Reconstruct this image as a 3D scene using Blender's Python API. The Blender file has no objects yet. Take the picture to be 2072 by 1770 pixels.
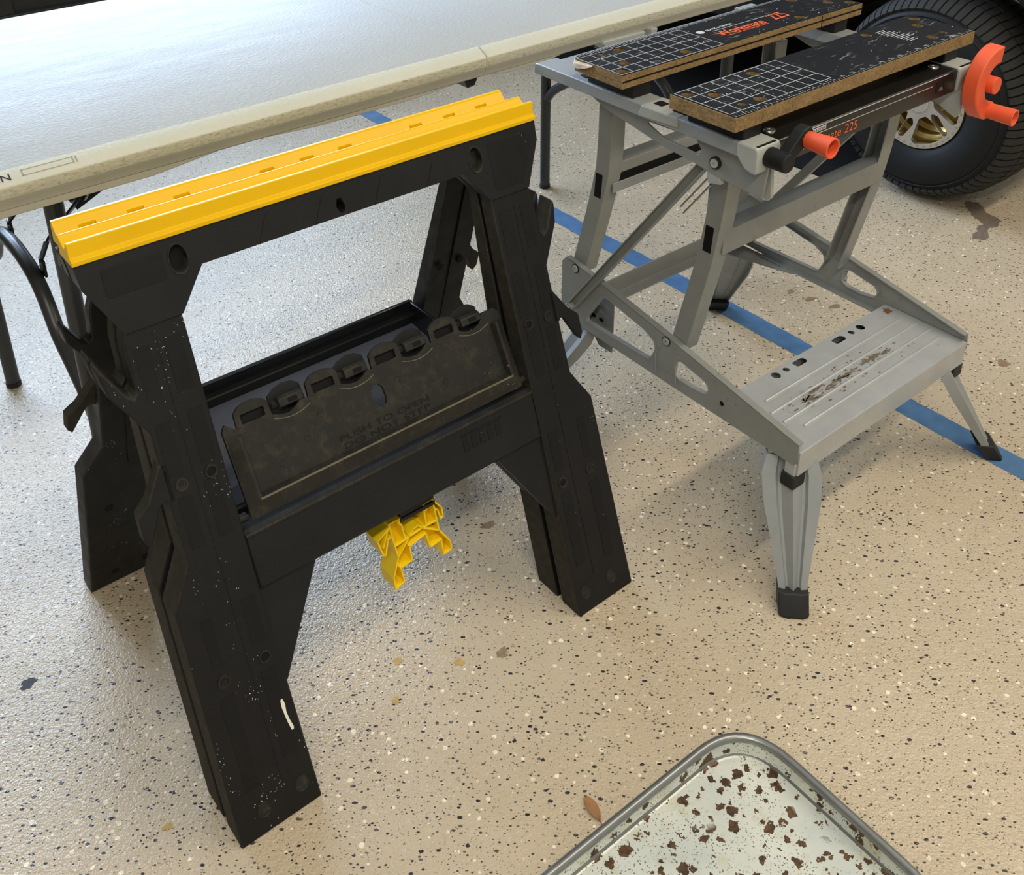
import bpy, bmesh, math, random
from mathutils import Vector, Matrix
from mathutils.geometry import tessellate_polygon
random.seed(7)
D = bpy.data; SC = bpy.context.scene; COL = SC.collection
PI = math.pi

# ------------------------------------------------------------------ camera
F_PX, CX, CY, PITCH, ROLL, CAM_H = 2148.7056, 995.7822, 367.8029, 0.446841, -0.0092527, 1.31552
W_PX, H_PX = 2072, 1770
cam = D.cameras.new('camera'); camo = D.objects.new('camera', cam); COL.objects.link(camo)
fw = Vector((0, math.cos(PITCH), -math.sin(PITCH)))
upv = Vector((0, math.sin(PITCH), math.cos(PITCH)))
rt = Vector((1, 0, 0))
cr, sr = math.cos(ROLL), math.sin(ROLL)
rt2 = rt * cr + upv * sr; up2 = upv * cr - rt * sr
camo.matrix_world = Matrix(((rt2.x, up2.x, -fw.x, 0), (rt2.y, up2.y, -fw.y, 0), (rt2.z, up2.z, -fw.z, CAM_H), (0, 0, 0, 1)))
cam.sensor_fit = 'HORIZONTAL'; cam.sensor_width = 36.0
cam.lens = F_PX / W_PX * 36.0
cam.shift_x = (W_PX / 2 - CX) / W_PX
cam.shift_y = (CY - H_PX / 2) / W_PX
cam.clip_start = 0.02; cam.clip_end = 100
SC.camera = camo

# ------------------------------------------------------------------ frames of the things (all stand about 38 degrees round)
SAW = ((-0.22369, 1.26427), 0.67016)
TAB = ((-0.00578, 1.73485), 0.67430)
WM = ((0.57341, 1.52638), 0.66602)

def world(fr, u, v, z):
    (ox, oy), a = fr; c, s = math.cos(a), math.sin(a)
    return Vector((ox + u * c + v * s, oy + u * s - v * c, z))

# ------------------------------------------------------------------ light, world, exposure
wd = D.worlds.new('garage_world'); SC.world = wd; wd.use_nodes = True
wd.node_tree.nodes['Background'].inputs[0].default_value = (0.62, 0.72, 0.9, 1)
wd.node_tree.nodes['Background'].inputs[1].default_value = 0.5
SC.view_settings.view_transform = 'Standard'; SC.view_settings.look = 'None'
SC.view_settings.exposure = 0.06; SC.view_settings.gamma = 1.0
SC.view_settings.use_curve_mapping = False

def area(name, loc, aim, sx, sy, power, color, xdir=None):
    l = D.lights.new(name, 'AREA'); l.shape = 'RECTANGLE'; l.size = sx; l.size_y = sy
    l.energy = power; l.color = color
    o = D.objects.new(name, l); COL.objects.link(o)
    z = (Vector(loc) - Vector(aim)).normalized()
    x = Vector(xdir).normalized() if xdir else Vector((1, 0, 0))
    x = (x - z * x.dot(z)).normalized(); y = z.cross(x)
    o.matrix_world = Matrix(((x.x, y.x, z.x, loc[0]), (x.y, y.y, z.y, loc[1]), (x.z, y.z, z.z, loc[2]), (0, 0, 0, 1)))
    return o
cU, sU = math.cos(0.67), math.sin(0.67)
UD = (cU, sU, 0)
# warm fluorescent tube fixture under the ceiling, running along the bench
p = world(WM, 0.85, 0.80, 2.50)
area('tube_and_fill', p, p - Vector((0, 0, 1)), 2.6, 0.16, 35, (1.0, 0.89, 0.72), UD)
# added fill lamp, no known fixture; brightens front and left-facing surfaces
p = world(WM, -1.75, 1.35, 2.45)
area('tube_and_fill', p, p - Vector((0, 0, 1)), 1.8, 0.16, 40, (1.0, 0.92, 0.76), UD)
# daylight through the opening in the far wall
p = world(SAW, 0.45, -3.36, 2.00)
area('daylight_opening', p, world(SAW, 0.45, 0.0, 1.92), 2.9, 1.6, 138, (0.60, 0.76, 1.0), UD).data.spread = 2.1

# ------------------------------------------------------------------ helpers
def P(u, v, z): return Vector((u, -v, z))

def finish(bm, name, mat, parent, bevel=0.0, smooth=35, seg=2):
    bmesh.ops.remove_doubles(bm, verts=bm.verts, dist=1e-6)
    bmesh.ops.recalc_face_normals(bm, faces=bm.faces)
    me = D.meshes.new(name); bm.to_mesh(me); bm.free()
    if not isinstance(mat, (list, tuple)): mat = [mat]
    for m in mat: me.materials.append(m)
    o = D.objects.new(name, me); COL.objects.link(o)
    if parent: o.parent = parent
    if smooth:
        me.polygons.foreach_set('use_smooth', [True] * len(me.polygons))
        me.set_sharp_from_angle(angle=math.radians(smooth))
    if bevel:
        b = o.modifiers.new('bevel', 'BEVEL'); b.width = bevel; b.segments = seg
        b.limit_method = 'ANGLE'; b.angle_limit = math.radians(32)
        b.harden_normals = False
    return o

def thing(name, label, cat, fr=None, group=None, loc=None, rot=0):
    o = D.objects.new(name, None); COL.objects.link(o); o.empty_display_size = 0.05
    if fr: o.location = (fr[0][0], fr[0][1], 0); o.rotation_euler = (0, 0, fr[1])
    if loc: o.location = loc; o.rotation_euler = (0, 0, rot)
    o['label'] = label; o['category'] = cat
    if group: o['group'] = group
    return o

def fillet(pts, r, n=4):
    """round the corners of a closed 2d loop; r is one radius or one per corner"""
    out = []; N = len(pts)
    for i, p in enumerate(pts):
        rr = r[i] if isinstance(r, (list, tuple)) else r
        a = Vector(pts[i - 1]); b = Vector(p); c = Vector(pts[(i + 1) % N])
        d1 = a - b; d2 = c - b
        l1, l2 = d1.length, d2.length
        if rr <= 0 or l1 < 1e-9 or l2 < 1e-9: out.append(tuple(b)); continue
        d1.normalize(); d2.normalize()
        ang = math.acos(max(-1, min(1, d1.dot(d2))))
        if ang > PI - 0.05: out.append(tuple(b)); continue
        t = min(rr / math.tan(ang / 2), l1 * 0.48, l2 * 0.48)
        p1 = b + d1 * t; p2 = b + d2 * t
        for k in range(n + 1):
            s = k / n
            out.append(tuple(p1 * (1 - s) ** 2 + b * 2 * s * (1 - s) + p2 * s ** 2))
    return out

def circle(cx, cy, rx, ry=None, n=20, a0=0):
    ry = ry or rx
    return [(cx + rx * math.cos(a0 + 2 * PI * k / n), cy + ry * math.sin(a0 + 2 * PI * k / n)) for k in range(n)]

def ext(bm, loop, fn, d0, d1, holes=(), mi=0, capmi=None):
    """extrude a 2d loop (with holes) from depth d0 to d1; fn(a, b, d) -> point"""
    loops = [list(loop)] + [list(h) for h in holes]
    A = []; B = []
    for lp in loops:
        A.append([bm.verts.new(fn(x, y, d0)) for x, y in lp])
        B.append([bm.verts.new(fn(x, y, d1)) for x, y in lp])
    for la, lb in zip(A, B):
        n = len(la)
        for i in range(n):
            f = bm.faces.new((la[i], la[(i + 1) % n], lb[(i + 1) % n], lb[i])); f.material_index = mi
    cm = mi if capmi is None else capmi
    if len(loops) == 1:
        f = bm.faces.new(A[0]); f.material_index = cm
        f = bm.faces.new(B[0]); f.material_index = mi
    else:
        tris = tessellate_polygon([[Vector((x, y, 0)) for x, y in lp] for lp in loops])
        fa = [v for l in A for v in l]; fb = [v for l in B for v in l]
        for t in tris:
            try:
                f = bm.faces.new([fa[i] for i in t]); f.material_index = cm
                f = bm.faces.new([fb[i] for i in t]); f.material_index = mi
            except ValueError: pass

def box(bm, u0, u1, v0, v1, z0, z1, mi=0):
    ext(bm, [(u0, v0), (u1, v0), (u1, v1), (u0, v1)], lambda a, b, d: P(a, b, d), z0, z1, mi=mi)

def bar(bm, p0, p1, w, h, side):
    """box beam between two (u,v,z) points: w along side, h across"""
    a = P(*p0); b = P(*p1); d = (b - a).normalized(); s = P(*side)
    s = (s - d * s.dot(d)).normalized(); t = d.cross(s)
    q = [(-w / 2, -h / 2), (w / 2, -h / 2), (w / 2, h / 2), (-w / 2, h / 2)]
    A = [bm.verts.new(a + s * x + t * y) for x, y in q]; B = [bm.verts.new(b + s * x + t * y) for x, y in q]
    for i in range(4): bm.faces.new((A[i], A[(i + 1) % 4], B[(i + 1) % 4], B[i]))
    bm.faces.new(A); bm.faces.new(B)

def sweep(bm, pts, prof, side):
    """sweep a closed 2d profile along (u,v,z) points; profile x runs along side"""
    pts = [P(*p) for p in pts]; S = P(*side).normalized(); rings = []
    for i, p in enumerate(pts):
        if i == 0: d = pts[1] - p
        elif i == len(pts) - 1: d = p - pts[i - 1]
        else: d = (pts[i + 1] - p).normalized() + (p - pts[i - 1]).normalized()
        d.normalize()
        s = (S - d * S.dot(d)).normalized(); t = d.cross(s)
        rings.append([bm.verts.new(p + s * x + t * y) for x, y in prof])
    n = len(prof)
    for a, b in zip(rings, rings[1:]):
        for i in range(n): bm.faces.new((a[i], a[(i + 1) % n], b[(i + 1) % n], b[i]))
    bm.faces.new(rings[0]); bm.faces.new(rings[-1])

def tube(bm, pts, r, n=14, side=(0.13, 0.2, 0.97)):
    sweep(bm, pts, circle(0, 0, r, n=n), side)

def cyl(bm, p0, p1, r0, r1=None, n=20, hollow=0.0, hdepth=0.0):
    r1 = r0 if r1 is None else r1
    a = P(*p0); b = P(*p1); d = (b - a).normalized()
    s = d.orthogonal().normalized(); t = d.cross(s)
    def ring(c, r): return [bm.verts.new(c + (s * math.cos(2 * PI * k / n) + t * math.sin(2 * PI * k / n)) * r) for k in range(n)]
    rings = [ring(a, r0), ring(b, r1)]
    if hollow:
        rings.append(ring(b, hollow)); rings.append(ring(b - d * hdepth, hollow * 0.9))
    for q, w in zip(rings, rings[1:]):
        for i in range(n): bm.faces.new((q[i], q[(i + 1) % n], w[(i + 1) % n], w[i]))
    bm.faces.new(rings[0]); bm.faces.new(rings[-1])

def smoothpath(pts, n=5):
    """Catmull-Rom through points"""
    V = [Vector(p) for p in pts]; out = []
    for i in range(len(V) - 1):
        p0 = V[max(i - 1, 0)]; p1 = V[i]; p2 = V[i + 1]; p3 = V[min(i + 2, len(V) - 1)]
        for k in range(n):
            t = k / n
            out.append(tuple(0.5 * ((2 * p1) + (p2 - p0) * t + (2 * p0 - 5 * p1 + 4 * p2 - p3) * t * t + (3 * p1 - p0 - 3 * p2 + p3) * t ** 3)))
    out.append(tuple(V[-1])); return out

def text_mesh(body, name, mat, parent, ctr_uv, width, height, fn, align='L', shear=0.0, bold=0.0, thick=0.0):
    """flat lettering; fn(a,b)->(point) maps text plane to thing space; scaled to exact width and cap height"""
    cu = D.curves.new(name + '_curve', 'FONT'); cu.body = body; cu.size = 1.0; cu.resolution_u = 4; cu.shear = shear
    cu.offset = bold
    t = D.objects.new(name + '_tmp', cu); COL.objects.link(t)
    bpy.context.view_layer.update()
    me = D.meshes.new_from_object(t.evaluated_get(bpy.context.evaluated_depsgraph_get()))
    D.objects.remove(t); D.curves.remove(cu)
    xs = [v.co.x for v in me.vertices]; ys = [v.co.y for v in me.vertices]
    x0, x1, y0, y1 = min(xs), max(xs), min(ys), max(ys)
    a0, b0 = ctr_uv
    for v in me.vertices:
        v.co = fn(a0 + (v.co.x - x0) / (x1 - x0) * width, b0 + (v.co.y - y0) / (y1 - y0) * height)
    me.name = name; me.materials.clear(); me.materials.append(mat)
    o = D.objects.new(name, me); COL.objects.link(o); o.parent = parent
    return o

# ------------------------------------------------------------------ materials
def srgb(r, g, b):
    def f(c):
        c /= 255.0
        return c / 12.92 if c <= 0.04045 else ((c + 0.055) / 1.055) ** 2.4
    return (f(r), f(g), f(b), 1)

class NT:
    def __init__(s, name):
        s.m = D.materials.new(name); s.m.use_nodes = True
        s.t = s.m.node_tree; s.b = s.t.nodes['Principled BSDF']; s.l = s.t.links
        tc = s.t.nodes.new('ShaderNodeTexCoord'); s.obj = tc.outputs['Object']
    def n(s, kind, **kw):
        nd = s.t.nodes.new(kind)
        for k, v in kw.items():
            if k.startswith('_'): nd.inputs[k[1:].replace('_', ' ')].default_value = v
            else: setattr(nd, k, v)
        return nd
    def noise(s, scale, detail=3, rough=0.55, vec=None, dist=0.0):
        nd = s.n('ShaderNodeTexNoise'); nd.inputs['Scale'].default_value = scale
        nd.inputs['Detail'].default_value = detail; nd.inputs['Roughness'].default_value = rough
        nd.inputs['Distortion'].default_value = dist
        s.l.new(vec or s.obj, nd.inputs['Vector']); return nd
    def ramp(s, fac, stops):
        r = s.n('ShaderNodeValToRGB'); e = r.color_ramp.elements
        while len(e) < len(stops): e.new(0.5)
        for el, (p, c) in zip(e, stops):
            el.position = p; el.color = c if len(c) == 4 else (*c, 1)
        s.l.new(fac, r.inputs[0]); return r.outputs[0]
    def mix(s, fac, a, b, mode='MIX'):
        m = s.n('ShaderNodeMix'); m.data_type = 'RGBA'; m.blend_type = mode
        for sock, val in ((m.inputs[0], fac), (m.inputs[6], a), (m.inputs[7], b)):
            if hasattr(val, 'is_linked') or hasattr(val, 'links'): s.l.new(val, sock)
            else: sock.default_value = val
        return m.outputs[2]
    def math(s, op, a, b=None):
        m = s.n('ShaderNodeMath'); m.operation = op
        for i, val in enumerate((a, b)):
            if val is None: continue
            if hasattr(val, 'links'): s.l.new(val, m.inputs[i])
            else: m.inputs[i].default_value = val
        return m.outputs[0]
    def scale(s, sx, sy, sz, vec=None, rot=0):
        m = s.n('ShaderNodeMapping'); m.inputs['Scale'].default_value = (sx, sy, sz); m.inputs['Rotation'].default_value = (0, 0, rot)
        s.l.new(vec or s.obj, m.inputs['Vector']); return m.outputs[0]
    def warp(s, scale, amt, vec=None):
        nz = s.noise(scale, 2)
        m = s.n('ShaderNodeVectorMath'); m.operation = 'MULTIPLY_ADD'
        s.l.new(nz.outputs['Color'], m.inputs[0]); m.inputs[1].default_value = (amt,) * 3
        s.l.new(vec or s.obj, m.inputs[2]); return m.outputs[0]
    def voro(s, scale, vec=None, rand=1.0):
        v = s.n('ShaderNodeTexVoronoi'); v.inputs['Scale'].default_value = scale; v.inputs['Randomness'].default_value = rand
        s.l.new(vec or s.obj, v.inputs['Vector']); return v
    def bump(s, h, strength=0.3, dist=0.001):
        b = s.n('ShaderNodeBump'); b.inputs['Strength'].default_value = strength; b.inputs['Distance'].default_value = dist
        s.l.new(h, b.inputs['Height']); s.l.new(b.outputs[0], s.b.inputs['Normal'])
    def col(s, c):
        if hasattr(c, 'links'): s.l.new(c, s.b.inputs['Base Color'])
        else: s.b.inputs['Base Color'].default_value = c
    def rough(s, r):
        if hasattr(r, 'links'): s.l.new(r, s.b.inputs['Roughness'])
        else: s.b.inputs['Roughness'].default_value = r
    def metal(s, x): s.b.inputs['Metallic'].default_value = x
    def spec(s, x): s.b.inputs['Specular IOR Level'].default_value = x

def simple(name, c, r=0.5, metal=0.0, spec=0.5, nscale=0, namt=0.0, bump=0.0, bscale=400, dark=None):
    m = NT(name)
    if namt:
        nz = m.noise(nscale, 4)
        d = dark or tuple(x * (1 - namt) for x in c[:3]) + (1,)
        m.col(m.ramp(nz.outputs[0], [(0.32, d), (0.68, c)]))
    else: m.col(c)
    if bump:
        m.bump(m.noise(bscale, 2).outputs[0], bump, 0.0006)
    m.rough(r); m.metal(metal); m.spec(spec); return m.m

def floor_mat():
    m = NT('epoxy_flake_floor')
    base = m.ramp(m.noise(2.3, 4, 0.6).outputs[0], [(0.3, srgb(190, 173, 146)), (0.7, srgb(204, 189, 164))])
    stain = m.ramp(m.noise(9, 5, 0.7).outputs[0], [(0.60, (0, 0, 0, 1)), (0.78, (1, 1, 1, 1))])
    base = m.mix(m.math('MULTIPLY', stain, 0.35), base, srgb(181, 156, 112))
    v = m.warp(260, 0.0022)
    dens = m.noise(3.1, 3, 0.6)
    def flakes(scale, pmin, rmin, rmax, vec):
        vo = m.voro(scale, vec)
        sep = m.n('ShaderNodeSeparateColor'); m.l.new(vo.outputs['Color'], sep.inputs[0])
        rad = m.n('ShaderNodeMapRange'); m.l.new(sep.outputs[0], rad.inputs[0])
        rad.inputs[1].default_value = pmin; rad.inputs[2].default_value = 1.0
        rad.inputs[3].default_value = rmin; rad.inputs[4].default_value = rmax
        on = m.math('GREATER_THAN', sep.outputs[0], pmin)
        ins = m.math('LESS_THAN', vo.outputs['Distance'], rad.outputs[0])
        return m.math('MULTIPLY', on, ins), sep.outputs[1]
    sk = m.scale(1.0, 1.0, 1.0, v)
    c = base
    f, rnd = flakes(80, 0.50, 0.10, 0.29, m.scale(1, 1, 1, v, 0.5))
    c = m.mix(f, c, m.ramp(rnd, [(0.0, srgb(255, 246, 222)), (0.6, srgb(236, 222, 196)), (1.0, srgb(168, 148, 122))]))
    f, rnd = flakes(310, 0.66, 0.14, 0.32, m.scale(0.9, 1.15, 1, v, 1.7))
    c = m.mix(m.math('MULTIPLY', f, 0.8), c, m.ramp(rnd, [(0.0, srgb(60, 52, 44)), (0.7, srgb(110, 96, 78)), (1.0, srgb(168, 148, 120))]))
    f, rnd = flakes(165, 0.38, 0.11, 0.31, m.scale(0.85, 1.2, 1, v, 0.9))
    c = m.mix(f, c, m.ramp(rnd, [(0.0, srgb(38, 34, 32)), (0.7, srgb(74, 66, 58)), (1.0, srgb(140, 122, 100))]))
    f, rnd = flakes(92, 0.55, 0.08, 0.28, m.scale(0.8, 1.25, 1, v, 2.2))
    c = m.mix(f, c, m.ramp(rnd, [(0.0, srgb(30, 28, 32)), (0.75, srgb(58, 52, 52)), (1.0, srgb(112, 98, 88))]))
    m.col(c)
    bn = m.noise(300, 2, 0.5); bn2 = m.noise(140, 2, 0.5)
    m.bump(m.math('ADD', bn.outputs[0], bn2.outputs[0]), 0.7, 0.0020)
    m.rough(m.ramp(m.noise(6, 3).outputs[0], [(0.3, (0.24,) * 3), (0.7, (0.34,) * 3)])); m.spec(0.68)
    return m.m

def black_plastic(name, c, specks=0.62, dust=0.0, r=0.5):
    m = NT(name)
    c2 = tuple(x * 1.5 for x in c[:3]) + (1,)
    col = m.ramp(m.noise(14, 4, 0.6).outputs[0], [(0.35, c), (0.7, c2)])
    if dust:
        d = m.ramp(m.noise(55, 5, 0.75).outputs[0], [(0.5, (0, 0, 0, 1)), (0.75, (1, 1, 1, 1))])
        col = m.mix(m.math('MULTIPLY', d, dust), col, srgb(120, 112, 84))
    if specks:
        v = m.scale(1, 1, 0.5, m.warp(180, 0.006))
        vo = m.voro(430, v)
        sep = m.n('ShaderNodeSeparateColor'); m.l.new(vo.outputs['Color'], sep.inputs[0])
        cl = m.math('GREATER_THAN', m.noise(11, 4, 0.65, vec=m.scale(1.6, 1.6, 0.6)).outputs[0], float(specks))
        f = m.math('MULTIPLY', m.math('MULTIPLY', m.math('GREATER_THAN', sep.outputs[0], 0.78), m.math('LESS_THAN', vo.outputs['Distance'], 0.22)), cl)
        col = m.mix(f, col, srgb(180, 180, 176))
    m.col(col); m.rough(m.ramp(m.noise(30, 3).outputs[0], [(0.3, (r - 0.06,) * 3), (0.7, (r + 0.1,) * 3)])); m.spec(0.3)
    m.bump(m.noise(900, 2).outputs[0], 0.12, 0.0004)
    return m.m

def grey_paint(name, c, rust=0.3, r=0.42, metal=0.25):
    m = NT(name)
    col = m.ramp(m.noise(18, 4, 0.6).outputs[0], [(0.3, tuple(x * 0.86 for x in c[:3]) + (1,)), (0.7, c)])
    if rust:
        f = m.ramp(m.noise(13, 6, 0.72).outputs[0], [(0.62, (0, 0, 0, 1)), (0.80, (1, 1, 1, 1))])
        col = m.mix(m.math('MULTIPLY', f, rust), col, srgb(96, 70, 46))
        f = m.ramp(m.noise(60, 5, 0.7).outputs[0], [(0.66, (0, 0, 0, 1)), (0.74, (1, 1, 1, 1))])
        col = m.mix(m.math('MULTIPLY', f, rust * 0.9), col, srgb(70, 62, 52))
    m.col(col); m.rough(r); m.metal(metal); m.bump(m.noise(500, 2).outputs[0], 0.06, 0.0004)
    return m.m

def chipboard():
    m = NT('particle_board')
    v = m.voro(420, m.warp(200, 0.006))
    a = m.ramp(v.outputs['Color'], [(0.1, srgb(96, 76, 48)), (0.5, srgb(138, 112, 74)), (0.9, srgb(168, 142, 102))])
    b = m.ramp(m.noise(35, 4, 0.7).outputs[0], [(0.35, srgb(112, 90, 58)), (0.7, srgb(158, 132, 92))])
    m.col(m.mix(0.5, a, b)); m.rough(0.85); m.spec(0.2)
    m.bump(m.noise(420, 4, 0.7).outputs[0], 0.5, 0.0012)
    return m.m

def laminate():
    m = NT('black_laminate')
    c = m.ramp(m.noise(11, 4, 0.6).outputs[0], [(0.35, srgb(13, 13, 14)), (0.75, srgb(24, 24, 25))])
    s1 = m.noise(1.0, 3, 0.6, vec=m.scale(20, 160, 20, m.warp(20, 0.05), 0.5))
    f = m.ramp(s1.outputs[0], [(0.60, (0, 0, 0, 1)), (0.70, (1, 1, 1, 1))])
    msk = m.ramp(m.noise(9, 2).outputs[0], [(0.42, (0, 0, 0, 1)), (0.60, (1, 1, 1, 1))])
    c = m.mix(m.math('MULTIPLY', m.math('MULTIPLY', f, msk), 0.6), c, srgb(150, 148, 145))
    vo = m.voro(190, m.warp(120, 0.004)); sep = m.n('ShaderNodeSeparateColor'); m.l.new(vo.outputs['Color'], sep.inputs[0])
    f = m.math('MULTIPLY', m.math('GREATER_THAN', sep.outputs[0], 0.965), m.math('LESS_THAN', vo.outputs['Distance'], 0.2))
    c = m.mix(f, c, srgb(200, 198, 194))
    m.col(c); m.rough(0.55); m.spec(0.2); return m.m

def pan_mat():
    m = NT('rusted_tin')
    base = m.ramp(m.noise(7, 4).outputs[0], [(0.3, srgb(196, 202, 198)), (0.7, srgb(230, 232, 220))])
    y = m.ramp(m.noise(16, 5, 0.7).outputs[0], [(0.52, (0, 0, 0, 1)), (0.72, (1, 1, 1, 1))])
    c = m.mix(m.math('MULTIPLY', y, 0.6), base, srgb(186, 172, 112))
    vo = m.voro(64, m.warp(130, 0.016)); sep = m.n('ShaderNodeSeparateColor'); m.l.new(vo.outputs['Color'], sep.inputs[0])
    cl = m.ramp(m.noise(9, 3).outputs[0], [(0.30, (0, 0, 0, 1)), (0.36, (1, 1, 1, 1))])
    rad = m.math('MULTIPLY', sep.outputs[1], 0.56)
    f = m.math('MULTIPLY', m.math('LESS_THAN', vo.outputs['Distance'], rad), m.math('GREATER_THAN', sep.outputs[0], 0.12))
    rust = m.ramp(m.noise(120, 4, 0.7).outputs[0], [(0.35, srgb(48, 36, 26)), (0.65, srgb(112, 80, 48))])
    c = m.mix(m.math('MULTIPLY', f, cl), c, rust)
    vo2 = m.voro(300, m.warp(300, 0.005)); sep2 = m.n('ShaderNodeSeparateColor'); m.l.new(vo2.outputs['Color'], sep2.inputs[0])
    cl2 = m.ramp(m.noise(12, 4, 0.6).outputs[0], [(0.40, (0, 0, 0, 1)), (0.52, (1, 1, 1, 1))])
    f2 = m.math('MULTIPLY', m.math('LESS_THAN', vo2.outputs['Distance'], 0.30), m.math('GREATER_THAN', sep2.outputs[0], 0.35))
    c = m.mix(m.math('MULTIPLY', m.math('MULTIPLY', f2, cl2), 0.85), c, srgb(52, 46, 38))
    m.col(c); m.metal(0.2); m.rough(0.38); m.bump(m.noise(200, 3).outputs[0], 0.15, 0.0006)
    return m.m

def table_mat(name, c, dirt=0.0):
    m = NT(name)
    col = m.ramp(m.noise(3, 4).outputs[0], [(0.3, tuple(x * 0.93 for x in c[:3]) + (1,)), (0.7, c)])
    if dirt:
        f = m.ramp(m.noise(170, 5, 0.75, vec=m.scale(0.6, 1, 1.6)).outputs[0], [(0.52, (0, 0, 0, 1)), (0.70, (1, 1, 1, 1))])
        col = m.mix(m.math('MULTIPLY', f, dirt), col, srgb(112, 106, 90))
    else:
        s1 = m.noise(1.0, 3, 0.6, vec=m.scale(9, 60, 9, m.warp(6, 0.12), 0.35))
        f = m.ramp(s1.outputs[0], [(0.68, (0, 0, 0, 1)), (0.76, (1, 1, 1, 1))])
        col = m.mix(m.math('MULTIPLY', f, 0.12), col, srgb(150, 150, 148))
    m.col(col)
    bn = m.noise(170, 3, 0.6)
    m.bump(bn.outputs[0], 0.6, 0.0022)
    m.rough(m.ramp(m.noise(9, 3, vec=m.scale(1, 5, 1)).outputs[0], [(0.3, (0.48,) * 3), (0.7, (0.60,) * 3)])); m.spec(0.11); return m.m

M = {}
M['floor'] = floor_mat()
M['wall'] = simple('painted_wall', srgb(196, 190, 178), 0.8, nscale=3, namt=0.06)
M['ceiling'] = simple('ceiling_paint', srgb(216, 214, 208), 0.85, nscale=3, namt=0.04)
M['darkdoor'] = simple('dark_steel_door', srgb(62, 62, 60), 0.5, 0.2, nscale=8, namt=0.2)
M['tape'] = simple('blue_floor_paint', srgb(84, 124, 166), 0.5, nscale=24, namt=0.22, bump=0.2, bscale=300, dark=srgb(66, 104, 146))
M['concrete'] = simple('bare_concrete', srgb(122, 108, 92), 0.8, nscale=120, namt=0.35, bump=0.5, bscale=300)
M['blk'] = black_plastic('black_plastic', srgb(17, 17, 18))
M['blkspeck'] = black_plastic('speckled_black_plastic', srgb(17, 17, 18), specks=0.53)
M['blk2'] = black_plastic('black_plastic_clean', srgb(19, 20, 21), specks=False)
M['blkdust'] = black_plastic('dusty_black_plastic', srgb(30, 29, 26), specks=0.66, dust=0.16, r=0.55)
M['edge'] = simple('dusty_lit_edge', srgb(58, 55, 47), 0.7, spec=0.2, nscale=70, namt=0.45)  # dust, with the missing light from the left painted in as well
M['inlay'] = black_plastic('dark_inlay_plastic', srgb(13, 13, 13), specks=0.62, r=0.62)
M['ridge'] = simple('scuffed_plastic_edge', srgb(112, 106, 86), 0.7, nscale=160, namt=0.45)
M['gloss'] = simple('glossy_black_plastic', srgb(26, 27, 31), 0.22, spec=0.7, nscale=9, namt=0.15)
M['trayfloor'] = simple('daylit_slate_plastic', srgb(88, 94, 108), 0.3, spec=0.6, nscale=9, namt=0.15)  # blue-grey paints the daylight reflected in the glossy black tray floor
M['yellow'] = simple('yellow_plastic', srgb(236, 188, 2), 0.40, spec=0.3, nscale=12, namt=0.05)
M['lemon'] = simple('lemon_plastic', srgb(255, 218, 14), 0.42)
M['yellow_lt'] = simple('worn_yellow_edge', srgb(246, 212, 104), 0.5, nscale=80, namt=0.1)
M['white_paint'] = simple('white_paint_drip', srgb(235, 232, 222), 0.5)
M['grey'] = grey_paint('grey_bench_paint', srgb(154, 158, 159), 0.3, 0.42, 0.15)
M['grey_rust'] = grey_paint('grey_bench_paint_rusty', srgb(148, 150, 146), 0.9, 0.42, 0.15)
M['grey_lt'] = simple('light_grey_casting', srgb(170, 173, 168), 0.5, 0.1, nscale=20, namt=0.08)
M['step'] = grey_paint('silver_step_metal', srgb(190, 193, 194), 0.55, 0.36, 0.3)
M['board'] = chipboard()
M['lam'] = laminate()
M['boardrough'] = simple('broken_chipboard', srgb(232, 216, 196), 0.95, nscale=110, namt=0.4, bump=0.8, bscale=220)
M['print'] = simple('white_print', srgb(205, 205, 200), 0.6, nscale=160, namt=0.25)
M['printorange'] = simple('orange_print', srgb(226, 94, 42), 0.55)
M['beamblk'] = simple('black_gloss_enamel', srgb(26, 25, 25), 0.28, 0.0, nscale=14, namt=0.3)
M['orange'] = simple('orange_plastic', srgb(232, 92, 52), 0.48, nscale=30, namt=0.07)
M['rubber'] = simple('black_rubber', srgb(28, 28, 29), 0.6, nscale=40, namt=0.2)
M['steel'] = simple('bright_steel', srgb(190, 190, 188), 0.3, 0.9)
M['tabletop'] = table_mat('table_plastic', srgb(188, 191, 191))
M['tablerim'] = table_mat('table_rim_plastic', srgb(216, 217, 204))
M['tabledirt'] = table_mat('scuffed_table_edge', srgb(202, 198, 176), 0.8)
M['tableunder'] = simple('table_underside', srgb(176, 172, 156), 0.6, nscale=14, namt=0.1)
M['legmetal'] = simple('charcoal_leg_paint', srgb(56, 58, 60), 0.36, 0.2, nscale=30, namt=0.1)
M['strap'] = simple('black_strap_steel', srgb(36, 37, 38), 0.42, 0.2, nscale=30, namt=0.2)
M['ink'] = simple('black_marker', srgb(40, 40, 44), 0.7)
M['mold'] = simple('molded_outline', srgb(170, 164, 138), 0.7)
M['pan'] = pan_mat()
M['panrim'] = simple('dull_tin_rim', srgb(148, 150, 148), 0.36, 0.75, nscale=40, namt=0.12)
M['leaf'] = simple('dry_leaf', srgb(172, 124, 78), 0.7, nscale=60, namt=0.3)
M['tire'] = simple('tire_rubber', srgb(28, 29, 30), 0.62, spec=0.22, nscale=60, namt=0.15)
M['tread'] = simple('tread_rubber', srgb(48, 48, 46), 0.75, spec=0.3, nscale=90, namt=0.18)
M['rim'] = simple('machined_aluminium', srgb(206, 206, 204), 0.28, 0.85, nscale=40, namt=0.06)
M['gold'] = simple('gold_wheel_paint', srgb(196, 168, 98), 0.26, 0.85, nscale=20, namt=0.1)
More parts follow.
